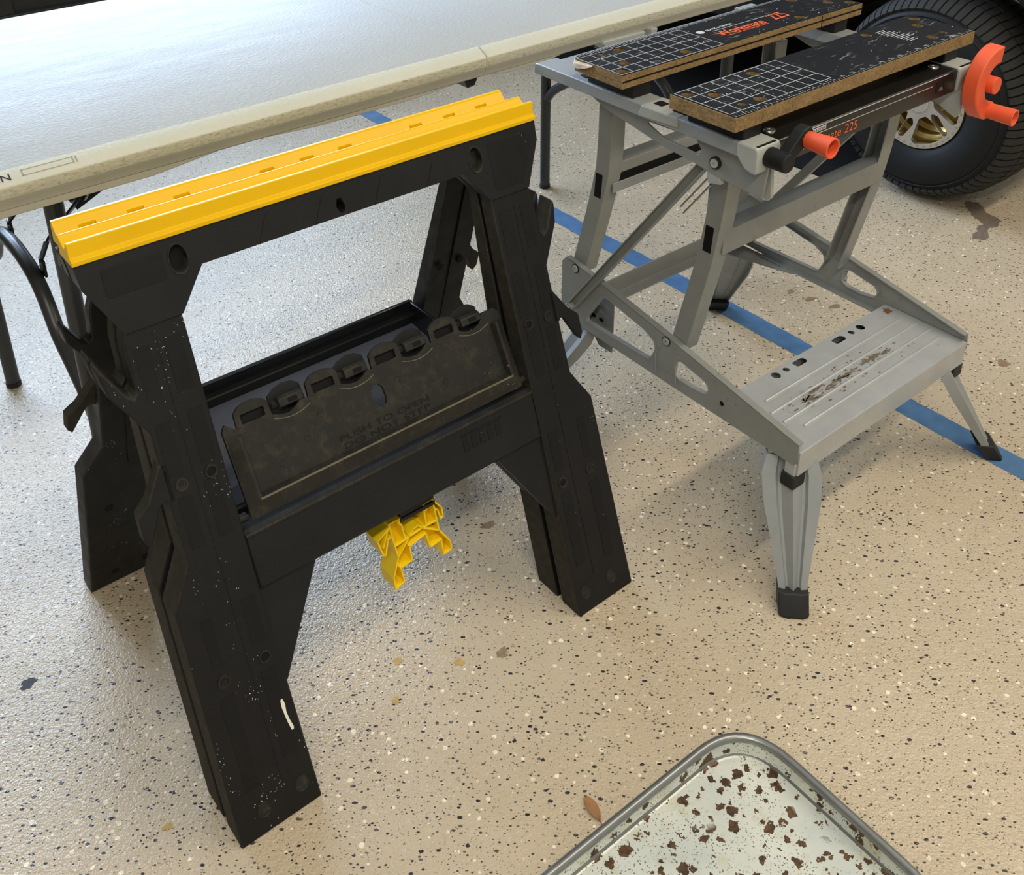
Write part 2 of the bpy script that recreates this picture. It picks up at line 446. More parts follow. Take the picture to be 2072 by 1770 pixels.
M['body'] = simple('black_vehicle_plastic', srgb(16, 16, 17), 0.7, spec=0.2, nscale=8, namt=0.2)
M['mat'] = simple('dark_carpet_mat', srgb(36, 36, 36), 1.0, spec=0.03, nscale=260, namt=0.3, bump=0.5, bscale=500)

# ------------------------------------------------------------------ setting
def structure(o): o['kind'] = 'structure'; return o
room = SAW
def plane_box(name, mat, u0, u1, v0, v1, z0, z1):
    bm = bmesh.new()
    ext(bm, [(u0, v0), (u1, v0), (u1, v1), (u0, v1)], lambda a, b, d: world(room, a, b, d), z0, z1)
    return structure(finish(bm, name, mat, None, smooth=0))
bm = bmesh.new()
q = [world(room, *c, 0) for c in ((-4.2, -3.55), (4.2, -3.55), (4.2, 3.4), (-4.2, 3.4))]
ext(bm, [(v.x, v.y) for v in q], lambda a, b, d: Vector((a, b, d)), -0.05, 0.0)
floor = structure(finish(bm, 'floor', M['floor'], None, smooth=0))
plane_box('ceiling', M['ceiling'], -4.2, 4.2, -3.55, 3.4, 3.00, 3.06)
plane_box('wall_right', M['wall'], 4.1, 4.2, -3.55, 3.4, 0, 3.0)
plane_box('wall_left', M['wall'], -4.2, -4.1, -3.55, 3.4, 0, 3.0)
plane_box('wall_front', M['wall'], -4.1, 4.1, 3.3, 3.4, 0, 3.0)
# far wall with the daylight opening between its pieces
bm = bmesh.new()
ext(bm, [(-4.1, 0), (4.1, 0), (4.1, 3.0), (-4.1, 3.0)], lambda a, b, d: world(room, a, d, b), -3.5, -3.4,
    holes=[[(-1.02, 1.18), (1.92, 1.18), (1.92, 2.82), (-1.02, 2.82)]])
structure(finish(bm, 'wall_back', M['wall'], None, smooth=0))
bm = bmesh.new()
for a, b in ((0.0, 0.062), (0.085, 0.9)):
    ext(bm, [(-3.2, a), (2.0, a), (2.0, b), (-3.2, b)], lambda x, y, d: world(room, x, d, y), -3.4, -3.365)
for x in (-2.4, -1.6, -0.8, -0.1, 0.40, 0.95, 1.5):
    ext(bm, [(x, 0.085), (x + 0.075, 0.085), (x + 0.075, 0.9), (x, 0.9)], lambda x, y, d: world(room, x, d, y), -3.365, -3.335)
ext(bm, [(-3.2, 0.055), (2.0, 0.055), (2.0, 0.088), (-3.2, 0.088)], lambda x, y, d: world(room, x, d, y), -3.39, -3.325)
structure(finish(bm, 'door_1', M['darkdoor'], None, bevel=0.004))

# blue painted stripe on the floor, slightly ragged edges
def wfloor(a, b, d): return Vector((a, b, d))
def strip(name, p0, p1, w, mat, z, jit, n, parent):
    a = Vector(p0); b = Vector(p1); d = (b - a).normalized(); nrm = Vector((-d.y, d.x))
    L = []; R = []
    for k in range(n + 1):
        c = a.lerp(b, k / n)
        L.append(tuple(c + nrm * (w / 2 + random.uniform(-jit, jit)))); R.append(tuple(c - nrm * (w / 2 + random.uniform(-jit, jit))))
    bm = bmesh.new()
    for k in range(n):
        bm.faces.new([bm.verts.new(Vector((*p, z))) for p in (L[k], R[k], R[k + 1], L[k + 1])])
    o = finish(bm, name, mat, parent, smooth=0)
    return o
stripe = strip('trim_1', (-0.62, 3.555), (1.30, 1.075), 0.056, M['tape'], 0.0006, 0.0012, 220, None)
structure(stripe); stripe['label'] = 'blue painted stripe running diagonally across the speckled floor'

def blotch(name, x, y, rx, ry, mat, rot=0.0, n=46, rag=0.35, z=0.0005):
    bm = bmesh.new(); vs = []
    ph = [random.uniform(0, 6.28) for _ in range(6)]
    for k in range(n):
        a = 2 * PI * k / n
        r = 1 + rag * (0.45 * math.sin(2 * a + ph[0]) + 0.35 * math.sin(3 * a + ph[1]) + 0.25 * math.sin(5 * a + ph[2]) + 0.25 * math.sin(9 * a + ph[3])) + random.uniform(-0.3, 0.3) * rag
        px_, py_ = rx * r * math.cos(a), ry * r * math.sin(a)
        vs.append(bm.verts.new((x + px_ * math.cos(rot) - py_ * math.sin(rot), y + px_ * math.sin(rot) + py_ * math.cos(rot), z)))
    bm.faces.new(vs)
    return finish(bm, name, mat, floor, smooth=0)
M['stainy'] = simple('yellow_stain', srgb(196, 164, 96), 0.5, nscale=90, namt=0.2)
M['staind'] = simple('dark_stain', srgb(150, 126, 96), 0.6, nscale=90, namt=0.3)
M['chip'] = simple('black_paint_spot', srgb(40, 38, 38), 0.6)
# bare patch of concrete where the coating has peeled: outline of its own
bm = bmesh.new()
pp = [(1.279, 2.589), (1.305, 2.592), (1.324, 2.582), (1.328, 2.523), (1.343, 2.478), (1.317, 2.45), (1.288, 2.432), (1.263, 2.379), (1.244, 2.379), (1.221, 2.385), (1.257, 2.422), (1.282, 2.462), (1.282, 2.504), (1.286, 2.55)]
rag = []
for i, a in enumerate(pp):
    b = pp[(i + 1) % len(pp)]
    for k in range(4):
        t = k / 4
        rag.append((a[0] + (b[0] - a[0]) * t + random.uniform(-.006, .006), a[1] + (b[1] - a[1]) * t + random.uniform(-.006, .006)))
f = bm.faces.new([bm.verts.new((x, y, 0.0005)) for x, y in rag])
finish(bm, 'bare_patch', M['concrete'], floor, smooth=0)
for x, y, rx, ry, mt in ((-0.679, 1.077, .012, .008, 'chip'), (0.008, 1.123, .010, .007, 'staind'), (-0.055, 1.107, .008, .006, 'stainy'), (-0.146, 1.11, .007, .005, 'stainy'),
                         (-0.144, 1.043, .006, .005, 'stainy'), (-0.012, 1.386, .011, .008, 'staind'), (-0.419, 0.863, .006, .005, 'stainy'), (0.699, 2.134, .010, .007, 'staind'),
                         (0.736, 2.101, .013, .008, 'staind'), (0.783, 2.068, .015, .008, 'staind'), (0.836, 1.985, .020, .009, 'staind'), (1.069, 1.841, .014, .010, 'staind')):
    blotch('paint_spot', x, y, rx, ry, M[mt], 0.6)

# ------------------------------------------------------------------ sawhorse
saw = thing('sawhorse', 'black plastic folding sawhorse with yellow grooved top rails and a tool tray', 'sawhorse', SAW)
S_, M_ = 0.2806, 0.3471
def QF(u, z, d): return P(u, S_ - M_ * z - d, z)            # outer face of the front frame, d goes inwards
def QR(u, z, d): return P(u, -(S_ - M_ * z) + d, z)         # the same for the rear frame
def mir(l): return [(-x, y) for x, y in reversed(l)]
LEG = [(.2285, 0), (.342, 0), (.3395, .305), (.3095, .354), (.3085, .418), (.311, .432), (.3185, .433), (.342, .3925), (.3485, .402), (.3475, .431), (.332, .443),
       (.3085, .479), (.3085, .517), (.341, .571), (.3455, .598), (.343, .604), (.3225, .566), (.315, .560), (.3095, .566), (.3095, .612), (.3045, .637), (.234, .637), (.2335, .28)]
LEG2 = [(.2285, 0), (.342, 0), (.3395, .305), (.3095, .354), (.3085, .517), (.341, .571), (.3455, .598), (.343, .604), (.3225, .566), (.315, .560), (.3095, .566), (.3095, .612), (.3045, .637), (.234, .637), (.2335, .28)]
HOOK = [(.300, .479), (.3085, .479), (.332, .443), (.3475, .431), (.3485, .402), (.342, .3925), (.3215, .433), (.314, .436), (.309, .432), (.300, .432)]
BEAM = [(-.339, .7215), (.339, .7215), (.3365, .694), (.3045, .634), (.2335, .634), (.196, .6805), (-.196, .6805), (-.2335, .634), (-.3045, .634), (-.3365, .694)]
BAR = [(-.2335, .2835), (.2335, .2835), (.2335, .3555), (-.2335, .3555)]
GUS = [(.2335, .284), (.148, .284), (.155, .278), (.228, .161), (.2335, .161)]
GUST = [(.2335, .284), (.150, .284), (.2285, .158), (.2335, .158)]
OVAL = lambda cx, cz: [(cx + .0105 * math.cos(a), cz + .0075 * math.copysign(1, math.sin(a) + 1e-9) * .8 + .0105 * math.sin(a)) for a in [2 * PI * k / 24 for k in range(24)]]
KEY = [(-.003, .703), (.003, .703), (.0065, .692), (.005, .686), (0, .684), (-.005, .686), (-.0065, .692)]
def frame(fn, dl0, dl1, dh0, dh1, full, LEG=LEG):
    parts = []
    for sgn in (1, -1):
        lp = LEG2 if sgn > 0 else mir(LEG2)
        bm = bmesh.new()
        def fl(u, z, d, fn=fn):
            # the slab is thinner towards the top
            k = min(1, max(0, (z - .40) / .237)); a = dl0 + (dh0 - dl0) * k; b = dl1 + (dh1 - dl1) * k
            return fn(u, z, a + (b - a) * d)
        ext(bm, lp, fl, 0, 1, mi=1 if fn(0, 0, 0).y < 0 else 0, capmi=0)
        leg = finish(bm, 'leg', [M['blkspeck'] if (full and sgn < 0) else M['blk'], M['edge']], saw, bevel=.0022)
        parts.append((sgn, leg))
        if full is not None:
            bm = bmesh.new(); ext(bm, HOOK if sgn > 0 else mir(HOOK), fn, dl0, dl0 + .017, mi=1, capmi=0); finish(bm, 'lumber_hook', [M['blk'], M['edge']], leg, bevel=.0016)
        bm = bmesh.new(); ext(bm, GUST if sgn > 0 else mir(GUST), fn, dl0 + .006, dl1)
        finish(bm, 'gusset', M['blk2'], saw, bevel=.0015)
    bm = bmesh.new(); ext(bm, BEAM, fn, dh0 - (.003 if full else 0), dh1, holes=[OVAL(-.222, .6945), OVAL(.222, .6955), KEY] if full else [])
    beam = finish(bm, 'top_beam', M['blk2'], saw, bevel=.0018)
    bm = bmesh.new(); ext(bm, BAR, fn, dl0 + .001, dl1 - .004)
    bar_ = finish(bm, 'crossbar', M['blk2'], saw, bevel=.004)
    return parts, beam, bar_
front_parts, front_beam, front_bar = frame(QF, 0, .041, 0, .0265, True)
second_parts, _, _ = frame(QF, .052, .098, .034, .054, None)
rear_parts, rear_beam, rear_bar = frame(QR, 0, .036, .001, .018, False)

# ring bosses, recessed dark inlays, dark backing of the open holes
def ring_mesh(name, mat, parent, fn, cu, cz, ro, ri, h, floor_d, sub=18):
    bm = bmesh.new()
    prof = [(ro, 0), (ro * .97, -h), (ri * 1.06, -h), (ri, 0), (ri * .98, floor_d)]
    rings = []
    for r, d in prof:
        rings.append([bm.verts.new(fn(cu + r * math.cos(2 * PI * k / sub), cz + r * 1.0 * math.sin(2 * PI * k / sub), d)) for k in range(sub)])
    for a, b in zip(rings, rings[1:]):
        for i in range(sub): bm.faces.new((a[i], a[(i + 1) % sub], b[(i + 1) % sub], b[i]))
    bm.faces.new(rings[-1])
    return finish(bm, name, mat, parent, smooth=40)
BOSS = [(.252, .448, 1), (.290, .448, 0), (.251, .207, 1), (.307, .205, 0), (.249, .031, 2), (.303, .030, 2)]
INL = [(.243, .264, .549, .612), (.282, .300, .551, .612), (.241, .260, .460, .525), (.283, .301, .459, .522), (.245, .263, .369, .440), (.282, .299, .369, .432), (.243, .261, .225, .285), (.301, .315, .223, .284),
       (.243, .262, .075, .190), (.300, .318, .062, .185)]
for sgn, leg in front_parts:
    for u, z, kind in BOSS:
        if kind == 2: ring_mesh('boss', M['blkdust'], leg, QF, sgn * u, z, .0098, .0084, .0009, -.0002)
        else: ring_mesh('boss', M['blkdust'], leg, QF, sgn * u, z, .0082, .0056, .0018, -.0004 if kind == 0 else -.0003)
        if kind == 1:
            bm = bmesh.new(); ext(bm, circle(sgn * u, z, .0053), QF, -.0006, -.0004); finish(bm, 'screw_hole', M['body'], leg, smooth=0)
        if kind == 0:
            bm = bmesh.new(); ext(bm, circle(sgn * u, z, .0032, n=12), QF, -.0012, -.0002); finish(bm, 'pin', M['blk2'], leg, smooth=0)
    for a, b, c, d in INL:
        bm = bmesh.new(); ext(bm, [(sgn * x, y) for x, y in ((a, c), (b, c), (b, d), (a, d))], QF, -.0005, .0002)
        finish(bm, 'inlay', M['inlay'], leg, smooth=0)
    # centre seam of the leg
    bm = bmesh.new(); ext(bm, [(sgn * .2715, .05), (sgn * .2727, .05), (sgn * .2727, .615), (sgn * .2715, .615)], QF, -.0006, .0002)
    finish(bm, 'seam', M['blk'], leg, smooth=0)
for sgn, leg in rear_parts:                                      # inner faces of the rear legs
    IN = lambda u, z, d: QR(u, z, .036 - .018 * min(1, max(0, (z - .40) / .237)) + d)
    for u, z in ((.250, .448), (.290, .448), (.252, .03), (.302, .03), (.306, .207)):
        bm = bmesh.new(); ext(bm, circle(sgn * u, z, .0065), IN, -.001, .0006); finish(bm, 'screw_hole', M['body'], leg, smooth=0)
    for u in (.2325, .2725):
        bm = bmesh.new(); ext(bm, [(sgn * u, .30), (sgn * (u + .0025), .30), (sgn * (u + .0025), .63), (sgn * u, .63)], IN, -.001, .0025)
        finish(bm, 'rib', M['blk'], leg, smooth=0)
white = [(-.2475, .145), (-.2445, .1465), (-.2430, .138), (-.2440, .128), (-.2428, .118), (-.2400, .106), (-.2405, .1025), (-.2435, .1025), (-.2455, .113), (-.2470, .124), (-.2482, .136)]
bm = bmesh.new(); ext(bm, fillet(white, .002, 3), QF, -.0011, .0002); finish(bm, 'paint_drip', M['white_paint'], front_parts[1][1], smooth=0)['label'] = 'white paint drip'
# darker inset plates on the two ends of the beam
for lp in ([(-.312, .7095), (-.240, .7095), (-.240, .677), (-.312, .677)], [(.246, .711), (.318, .711), (.3195, .690), (.297, .645), (.246, .645)]):
    bm = bmesh.new(); ext(bm, fillet(lp, .004), QF, -.0036, -.0028); finish(bm, 'inset_plate', M['inlay'], front_beam, bevel=.0004)
for a, b in ((.262, .300), (.268, .306)):
    pass
for cu in (-.222, .222):
    ring_mesh('hole_rim', M['blkdust'], front_beam, lambda u, z, d, c=cu: QF(c + (u - c), .695 + (z - .695) * 1.5, d - .003), cu, .695, .0128, .0108, .001, .012)
bm = bmesh.new(); ext(bm, [(-.222 + (x + .222) , z) for x, z in OVAL(-.222, .6945)], QF, .0075, .0085); finish(bm, 'hole_shade', M['body'], front_beam, smooth=0)  # black disc painting the deep shade inside the left hole
for cu in (-.10, -.02, .07, .155):
    bm = bmesh.new(); ext(bm, [(cu - .02, .681), (cu + .02, .681), (cu + .003, .713), (cu - .003, .713)], QF, -.0037, -.0028); finish(bm, 'rib', M['blk2'], front_beam, smooth=0)
# moulded tread patch and lip on the crossbar
for k in range(5):
    bm = bmesh.new(); ext(bm, [(.098 + k * .0145, .3185), (.108 + k * .0145, .3185), (.108 + k * .0145, .339), (.098 + k * .0145, .339)], QF, .0002, .002)
    finish(bm, 'tread_bar', M['inlay'], front_bar, bevel=.0003)
bm = bmesh.new(); ext(bm, [(.096, .3405), (.170, .3405), (.170, .3425), (.096, .3425)], QF, .0000, .002); finish(bm, 'tread_bar', M['inlay'], front_bar, smooth=0)
bm = bmesh.new(); ext(bm, [(-.2335, .3520), (.2335, .3520), (.2335, .3562), (-.2335, .3562)], QF, -.0015, .010); finish(bm, 'lip', M['blkdust'], front_bar, bevel=.0012)
for sgn in (-1, 1):
    bm = bmesh.new(); c = sgn * .2265; cyl(bm, (c - .006, .137, .366), (c + .006, .137, .366), .0058); finish(bm, 'hinge_pin', M['blkdust'], saw)

# yellow rails: two saw-tooth profiles lying side by side
def rail(prof, name, ul, ur, notches):
    bm = bmesh.new(); ext(bm, prof, lambda v, z, d: P(d, v, z), ul, ur)
    o = finish(bm, 'top_rail', M['yellow'], saw, bevel=.0010)
    o['label'] = name
    return o
fr = rail([(-.0045, .7225), (.0362, .7225), (.0362, .7285), (.0300, .7310), (.0285, .7490), (.0238, .7490), (.0205, .7418), (.0165, .7395), (.0145, .7365), (.0005, .7455), (-.0010, .7480), (-.0045, .7480)],
          'yellow front top rail', -.3400, .3400, True)
bm = bmesh.new()
full_ = [(-.0430, .7225), (-.0050, .7225), (-.0050, .7460), (-.0190, .7375), (-.0205, .7345), (-.0235, .7325), (-.0370, .7470), (-.0380, .7492), (-.0418, .7492), (-.0430, .7380)]
notch_ = [(-.0430, .7225), (-.0050, .7225), (-.0050, .7460), (-.0190, .7375), (-.0205, .7345), (-.0205, .7235), (-.0300, .7235), (-.0300, .7395), (-.0370, .7470), (-.0380, .7492), (-.0418, .7492), (-.0430, .7380)]
u = -.3345
for k in range(12):                                             # notches in the bottom of the rear groove
    u1 = -.308 + k * .0585
    if k == 11: u1 = .3330
    ext(bm, full_, lambda v, z, d: P(d, v, z), u, u1)
    if k < 11 and k not in (3, 7):
        ext(bm, notch_, lambda v, z, d: P(d, v, z), u1, u1 + .021)
        u = u1 + .021
    else: u = u1
rr = finish(bm, 'top_rail', M['yellow'], saw, smooth=0); rr['label'] = 'yellow rear top rail'

# tool tray on the rear frame and the flap leaning up from the front crossbar
bm = bmesh.new()
box(bm, -.221, .221, -.146, -.139, .330, .374)
box(bm, .216, .221, -.139, .060, .313, .374)
box(bm, -.221, -.216, -.139, .060, .313, .374)
tray = finish(bm, 'tool_tray', M['gloss'], saw, bevel=.0012)
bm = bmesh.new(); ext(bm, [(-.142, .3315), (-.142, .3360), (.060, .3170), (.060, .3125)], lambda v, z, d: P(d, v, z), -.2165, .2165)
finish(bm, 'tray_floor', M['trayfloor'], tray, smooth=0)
bm = bmesh.new(); ext(bm, fillet([(-.085, -.085), (-.045, -.085), (-.050, -.060), (-.080, -.060)], .008), lambda a, b, d: P(a, b, .336 - (b + .142) * .094 + d), .0001, .0006); finish(bm, 'slot', M['body'], tray, smooth=0)
a0 = Vector((.150, .372)); b0 = Vector((.090, .474)); tt = (b0 - a0).normalized(); nn = Vector((tt.y, -tt.x))  # nn points to +v
def LID(u, s, d):
    q = a0 + tt * s - nn * d; return P(u, q.x, q.y)
BOD = [(-.219, .0), (.219, .0), (.221, .119)]
top = [(.221, .108), (.212, .119), (.193, .119)]
# scalloped upper edge: slotted tabs and scoops between them
edge = []
TABS = [(.123), (.024), (-.074), (-.176)]
xs = .193
for c in TABS:
    edge += [(c + .072, .1045), (c + .0255, .1045)] if False else []
loop = [(-.219, 0), (.219, 0), (.221, .112), (.214, .119), (.190, .119)]
for c in TABS:
    # scoop to the right of the tab, then the arched tab itself
    loop += [(c + .066, .112), (c + .058, .1055), (c + .046, .1015), (c + .033, .1035), (c + .0245, .1075)]
    loop += [(c + .0235, .1265), (c + .018, .1325), (c + .006, .1365), (c - .006, .1365), (c - .016, .1330), (c - .0235, .1265), (c - .0245, .108)]
loop += [(-.204, .110), (-.214, .119), (-.220, .112)]
clean = []
for q_ in loop:
    if not clean or abs(q_[0] - clean[-1][0]) > 1e-5 or abs(q_[1] - clean[-1][1]) > 1e-5: clean.append(q_)
holes = [fillet([(c - .016, .1105), (c + .016, .1105), (c + .016, .1225), (c - .016, .1225)], .001, 2) for c in TABS]
holes.append([(-.0145, .073), (-.012, .082), (-.006, .088), (.001, .087), (.006, .080), (.0065, .066), (.004, .058), (-.003, .0555), (-.008, .0585), (-.012, .066)])
bm = bmesh.new(); ext(bm, clean, LID, 0, .006, holes=holes)
flap = finish(bm, 'tray_flap', M['blkdust'], saw, bevel=.0010)
bm = bmesh.new()
A = [bm.verts.new(LID(u, s, 0.0)) for u, s in ((-.219, -.004), (.219, -.004), (.220, .100), (-.218, .100))]
B = [bm.verts.new(LID(u, s, -.009)) for u, s in ((-.205, .016), (.205, .016), (.207, .100), (-.205, .100))]
for i in (0, 1, 3): bm.faces.new((A[i], A[(i + 1) % 4], B[(i + 1) % 4], B[i]))
# raised border only: leave the field recessed
B2 = [bm.verts.new(LID(u, s, -.009)) for u, s in ((-.201, .0185), (.201, .0185), (.203, .100), (-.201, .100))]
C2 = [bm.verts.new(LID(u, s, -.0005)) for u, s in ((-.198, .0235), (.198, .0235), (.200, .100), (-.198, .100))]
for i in (0, 1, 3):
    bm.faces.new((B[i], B[(i + 1) % 4], B2[(i + 1) % 4], B2[i])); bm.faces.new((B2[i], B2[(i + 1) % 4], C2[(i + 1) % 4], C2[i]))
border = finish(bm, 'border', M['blkdust'], flap, smooth=20)
bm = bmesh.new(); ext(bm, [(-.203, .0165), (.203, .0165), (.203, .0190), (-.203, .0190)], LID, -.0097, -.0088); finish(bm, 'worn_edge', M['ridge'], flap, smooth=0)
for c in [(-.123), (-.025), (.072), (.170)]:                     # hinge knuckles and the arched tabs behind them
    bm = bmesh.new()
    sec = [(c - .016, .112), (c + .018, .112), (c + .018, .1185), (c - .016, .1185)]
    ext(bm, [(.111, -.003), (.111, .012), (.118, .014), (.1245, .010), (.1255, .003), (.122, -.003)], lambda s, d, u: LID(u, s, d), c - .017, c + .018)
    kn = finish(bm, 'hinge_knuckle', M['blkdust'], flap, bevel=.0015)
    bm = bmesh.new(); ext(bm, [(c - .004, .1135), (c + .009, .1135), (c + .009, .1195), (c - .004, .1195)], LID, -.0035, -.0028); finish(bm, 'slot', M['body'], flap, smooth=0)
    bm = bmesh.new(); lp = [(c - .0245, .100), (c + .0265, .100), (c + .0245, .130), (c + .014, .1370), (c + .001, .1385), (c - .012, .1350), (c - .0225, .1285)]
    ext(bm, lp, LID, .016, .020); finish(bm, 'arched_tab', M['blk2'], flap, bevel=.0008)
    bm = bmesh.new(); bar(bm, tuple(P(*LID(c - .024, .1175, .005)) * 1), tuple(P(*LID(c - .016, .1175, .005))), .006, .006, (0, 0, 1)); finish(bm, 'hinge_pin', M['blkdust'], flap)
for q0, q1 in (((-.150, .1045), (-.100, .1045)), ((-.052, .1045), (-.002, .1045)), ((.046, .1045), (.097, .1045)), ((.146, .1045), (.195, .1045))):
    bm = bmesh.new(); c = (q0[0] + q1[0]) / 2
    pts = [LID(c + x, .0955 + 9 * x * x, -.0002) for x in [-.026 + .052 * k / 10 for k in range(11)]]
    tube(bm, [tuple(P(*p_)) for p_ in pts], .0007, n=6); finish(bm, 'scoop_rim', M['ridge'], flap)
LT = lambda a, b: LID(a, b, -.0011)
for c in TABS:
    bm = bmesh.new(); ext(bm, [(c - .019, .108), (c + .019, .108), (c + .019, .125), (c - .019, .125)], LID, .0058, .0085); finish(bm, 'slot_shade', M['body'], flap, smooth=0)  # added dark sheet standing in for the shade in the slots
text_mesh('PUSH TO OPEN', 'lettering', M['inlay'], flap, (-.076, .0365), .142, .0078, LT)
text_mesh('DO NOT STEP', 'lettering', M['inlay'], flap, (-.073, .0255), .138, .0075, LT)
for x, y in ((-.118, .060), (-.09, .082), (.03, .082), (.10, .050), (.15, .08), (-.16, .045), (-.045, .030)):
    ring_mesh('ejector_mark', M['blkdust'], flap, lambda u, s, d: LID(u, s, d), x, y, .0042, .0036, .0004, -.0002, sub=14)

# ------------------------------------------------------------------ yellow bracket hanging under the crossbar
br = thing('support_bracket', 'yellow ribbed plastic bracket hanging under the crossbar of the black sawhorse', 'bracket', SAW)
def CB(x, y): # bracket drawing coordinates (0..2042 x 0..1770) -> u, z on the plane v = .15
    # affine fit of that plane
    return (-0.0234 + (x - 590) * 1.0005e-4 + (y - 690) * -5.5e-6, 0.2432 - (y - 690) * 1.405e-4 - (x - 590) * 7.1e-5)
V0 = .150; DEP = .034
def wall_poly(bm, pts, closed=False, t=.0026, v0=V0, v1=V0 - DEP):
    P2 = [Vector(CB(*p)) for p in pts]
    segs = list(zip(P2, P2[1:])) + ([(P2[-1], P2[0])] if closed else [])
    for a, b in segs:
        d = (b - a); L = d.length; d.normalize(); n_ = Vector((-d.y, d.x)) * t / 2; e = d * t * .45
        q_ = [a - e + n_, b + e + n_, b + e - n_, a - e - n_]
        ext(bm, [tuple(x) for x in q_], lambda x, y, d_: P(x, d_, y), v0, v1)
walls = [
    ([(590, 690), (740, 1110), (660, 1390), (690, 1540), (840, 1430), (780, 1250), (970, 1130), (930, 950), (1210, 760), (1290, 940), (1480, 820), (1525, 1025), (1665, 940), (1640, 830), (1440, 700), (1320, 300)], False),
    ([(590, 690), (780, 598), (755, 665), (800, 680), (855, 840)], False),
    ([(1320, 300), (1150, 388), (1205, 400), (1215, 450), (1180, 468), (1215, 640)], False),
    ([(700, 965), (1150, 690), (1400, 570)], False), ([(740, 1110), (1000, 720), (1080, 660), (1150, 690), (1440, 700)], False),
    ([(930, 800), (1000, 720)], False),
    ([(595, 740), (410, 930), (500, 1100), (535, 1095), (575, 890), (630, 850)], False), ([(500, 1000), (570, 780)], False),
    ([(1340, 320), (1480, 390), (1510, 510), (1470, 545), (1420, 440), (1370, 420)], False)]
bm = bmesh.new()
for w, c in walls: wall_poly(bm, w, c)
finish(bm, 'rib_wall', M['lemon'], br, bevel=.0004)
web = [(590, 690), (780, 598), (800, 680), (855, 840), (1000, 720), (1080, 660), (1150, 660), (1215, 640), (1180, 468), (1150, 388), (1320, 300), (1440, 700), (1640, 830), (1665, 940), (1525, 1025), (1480, 820), (1290, 940), (1210, 760), (930, 950), (970, 1130), (780, 1250), (840, 1430), (690, 1540), (660, 1390), (740, 1110)]
bm = bmesh.new(); ext(bm, [CB(*p) for p in web], lambda x, y, d: P(x, d, y), V0 - .020, V0 - .023)
ext(bm, [CB(*p) for p in [(595, 740), (410, 930), (500, 1100), (535, 1095), (575, 890), (630, 850)]], lambda x, y, d: P(x, d, y), V0 - .020, V0 - .023)
ext(bm, [CB(*p) for p in [(1340, 320), (1480, 390), (1510, 510), (1470, 545), (1420, 440), (1370, 420)]], lambda x, y, d: P(x, d, y), V0 - .020, V0 - .023)
finish(bm, 'web', M['lemon'], br)
bm = bmesh.new(); ext(bm, [(-.005, .243), (.055, .243), (.055, .2365), (-.005, .2365)], lambda x, y, d: P(x, d, y), V0 + .002, V0 - .02)
clip = finish(bm, 'hanger_clip', M['blk2'], saw, bevel=.001)
bm = bmesh.new(); box(bm, -.004, .054, .132, .150, .2425, .290); finish(bm, 'hanger_post', M['blk2'], saw, bevel=.001)

# ------------------------------------------------------------------ portable workbench
wb = thing('portable_workbench', 'grey folding workbench with two chipboard vise jaws, orange crank handles and a metal step', 'workbench', WM)
HJ = .7665; JT = .0215
def HZ(u, v, d): return P(u, v, HJ - d)
NEAR = [(.289, -.103), (-.289, -.103), (.260, -.079), (-.260, -.079), (.222, -.028), (-.222, -.027), (.146, -.103), (-.147, -.1025)]
NEARS = [(.259, -.030), (-.258, -.030)]
FARV = -.218
FAR = [(.292, -.236), (-.291, -.234), (.262, -.261), (-.261, -.259), (.222, -.312), (-.224, -.310), (.147, -.237), (-.147, -.236)]
FARS = [(.260, -.310), (-.260, -.310)]
def jaw(v0, v1, big, small, chip, name):
    out = [(-.306, v0), (-.306, v1), (.306, v1), (.306, v0)]
    if chip: out = [(-.296, v0), (-.302, v0 + .006), (-.303, v0 + .012), (-.306, v1), (.306, v1), (.306, v0)]
    hb = [circle(u, v, .0100, n=20) for u, v in big] + [circle(u, v, .0066, n=16) for u, v in small]
    bm = bmesh.new(); ext(bm, out, HZ, .0007, JT, holes=hb)
    j = finish(bm, 'vise_jaw', M['board'], wb, smooth=30)
    j['label'] = name
    bm = bmesh.new()
    lo = [(-.3045, v0 + .001), (-.3045, v1 - .0018), (.3045, v1 - .0018), (.3045, v0 + .001)]
    if chip: lo = [(-.295, v0 + .001), (-.2995, v0 + .008), (-.3035, v0 + .040), (-.3045, v1 - .0018), (.3045, v1 - .0018), (.3045, v0 + .001)]
    ext(bm, lo, HZ, -.0002, .0007, holes=hb)
    lam = finish(bm, 'laminate_top', M['lam'], j, smooth=0); lam['label'] = 'scratched black laminate top'
    for u, v in big: # the plug of dark board seen at the bottom of each dog hole
        bm = bmesh.new(); ext(bm, circle(u, v, .0099, n=16), HZ, JT - .002, JT - .001); finish(bm, 'dog_hole', M['board'], j, smooth=0)
    for u, v in small:
        bm = bmesh.new(); ext(bm, circle(u, v, .0065, n=14), HZ, .008, .010); finish(bm, 'screw_hole', M['board'], j, smooth=0)
    return j
jn = jaw(-.122, 0.0, NEAR, NEARS, False, 'near jaw with a ruler along its front edge')
jf = jaw(-.334, FARV, FAR, FARS, True, 'far jaw with a chipped left corner')
def hit(u, v, holes, r): return any((u - a) ** 2 + (v - b) ** 2 < r * r for a, b in holes)
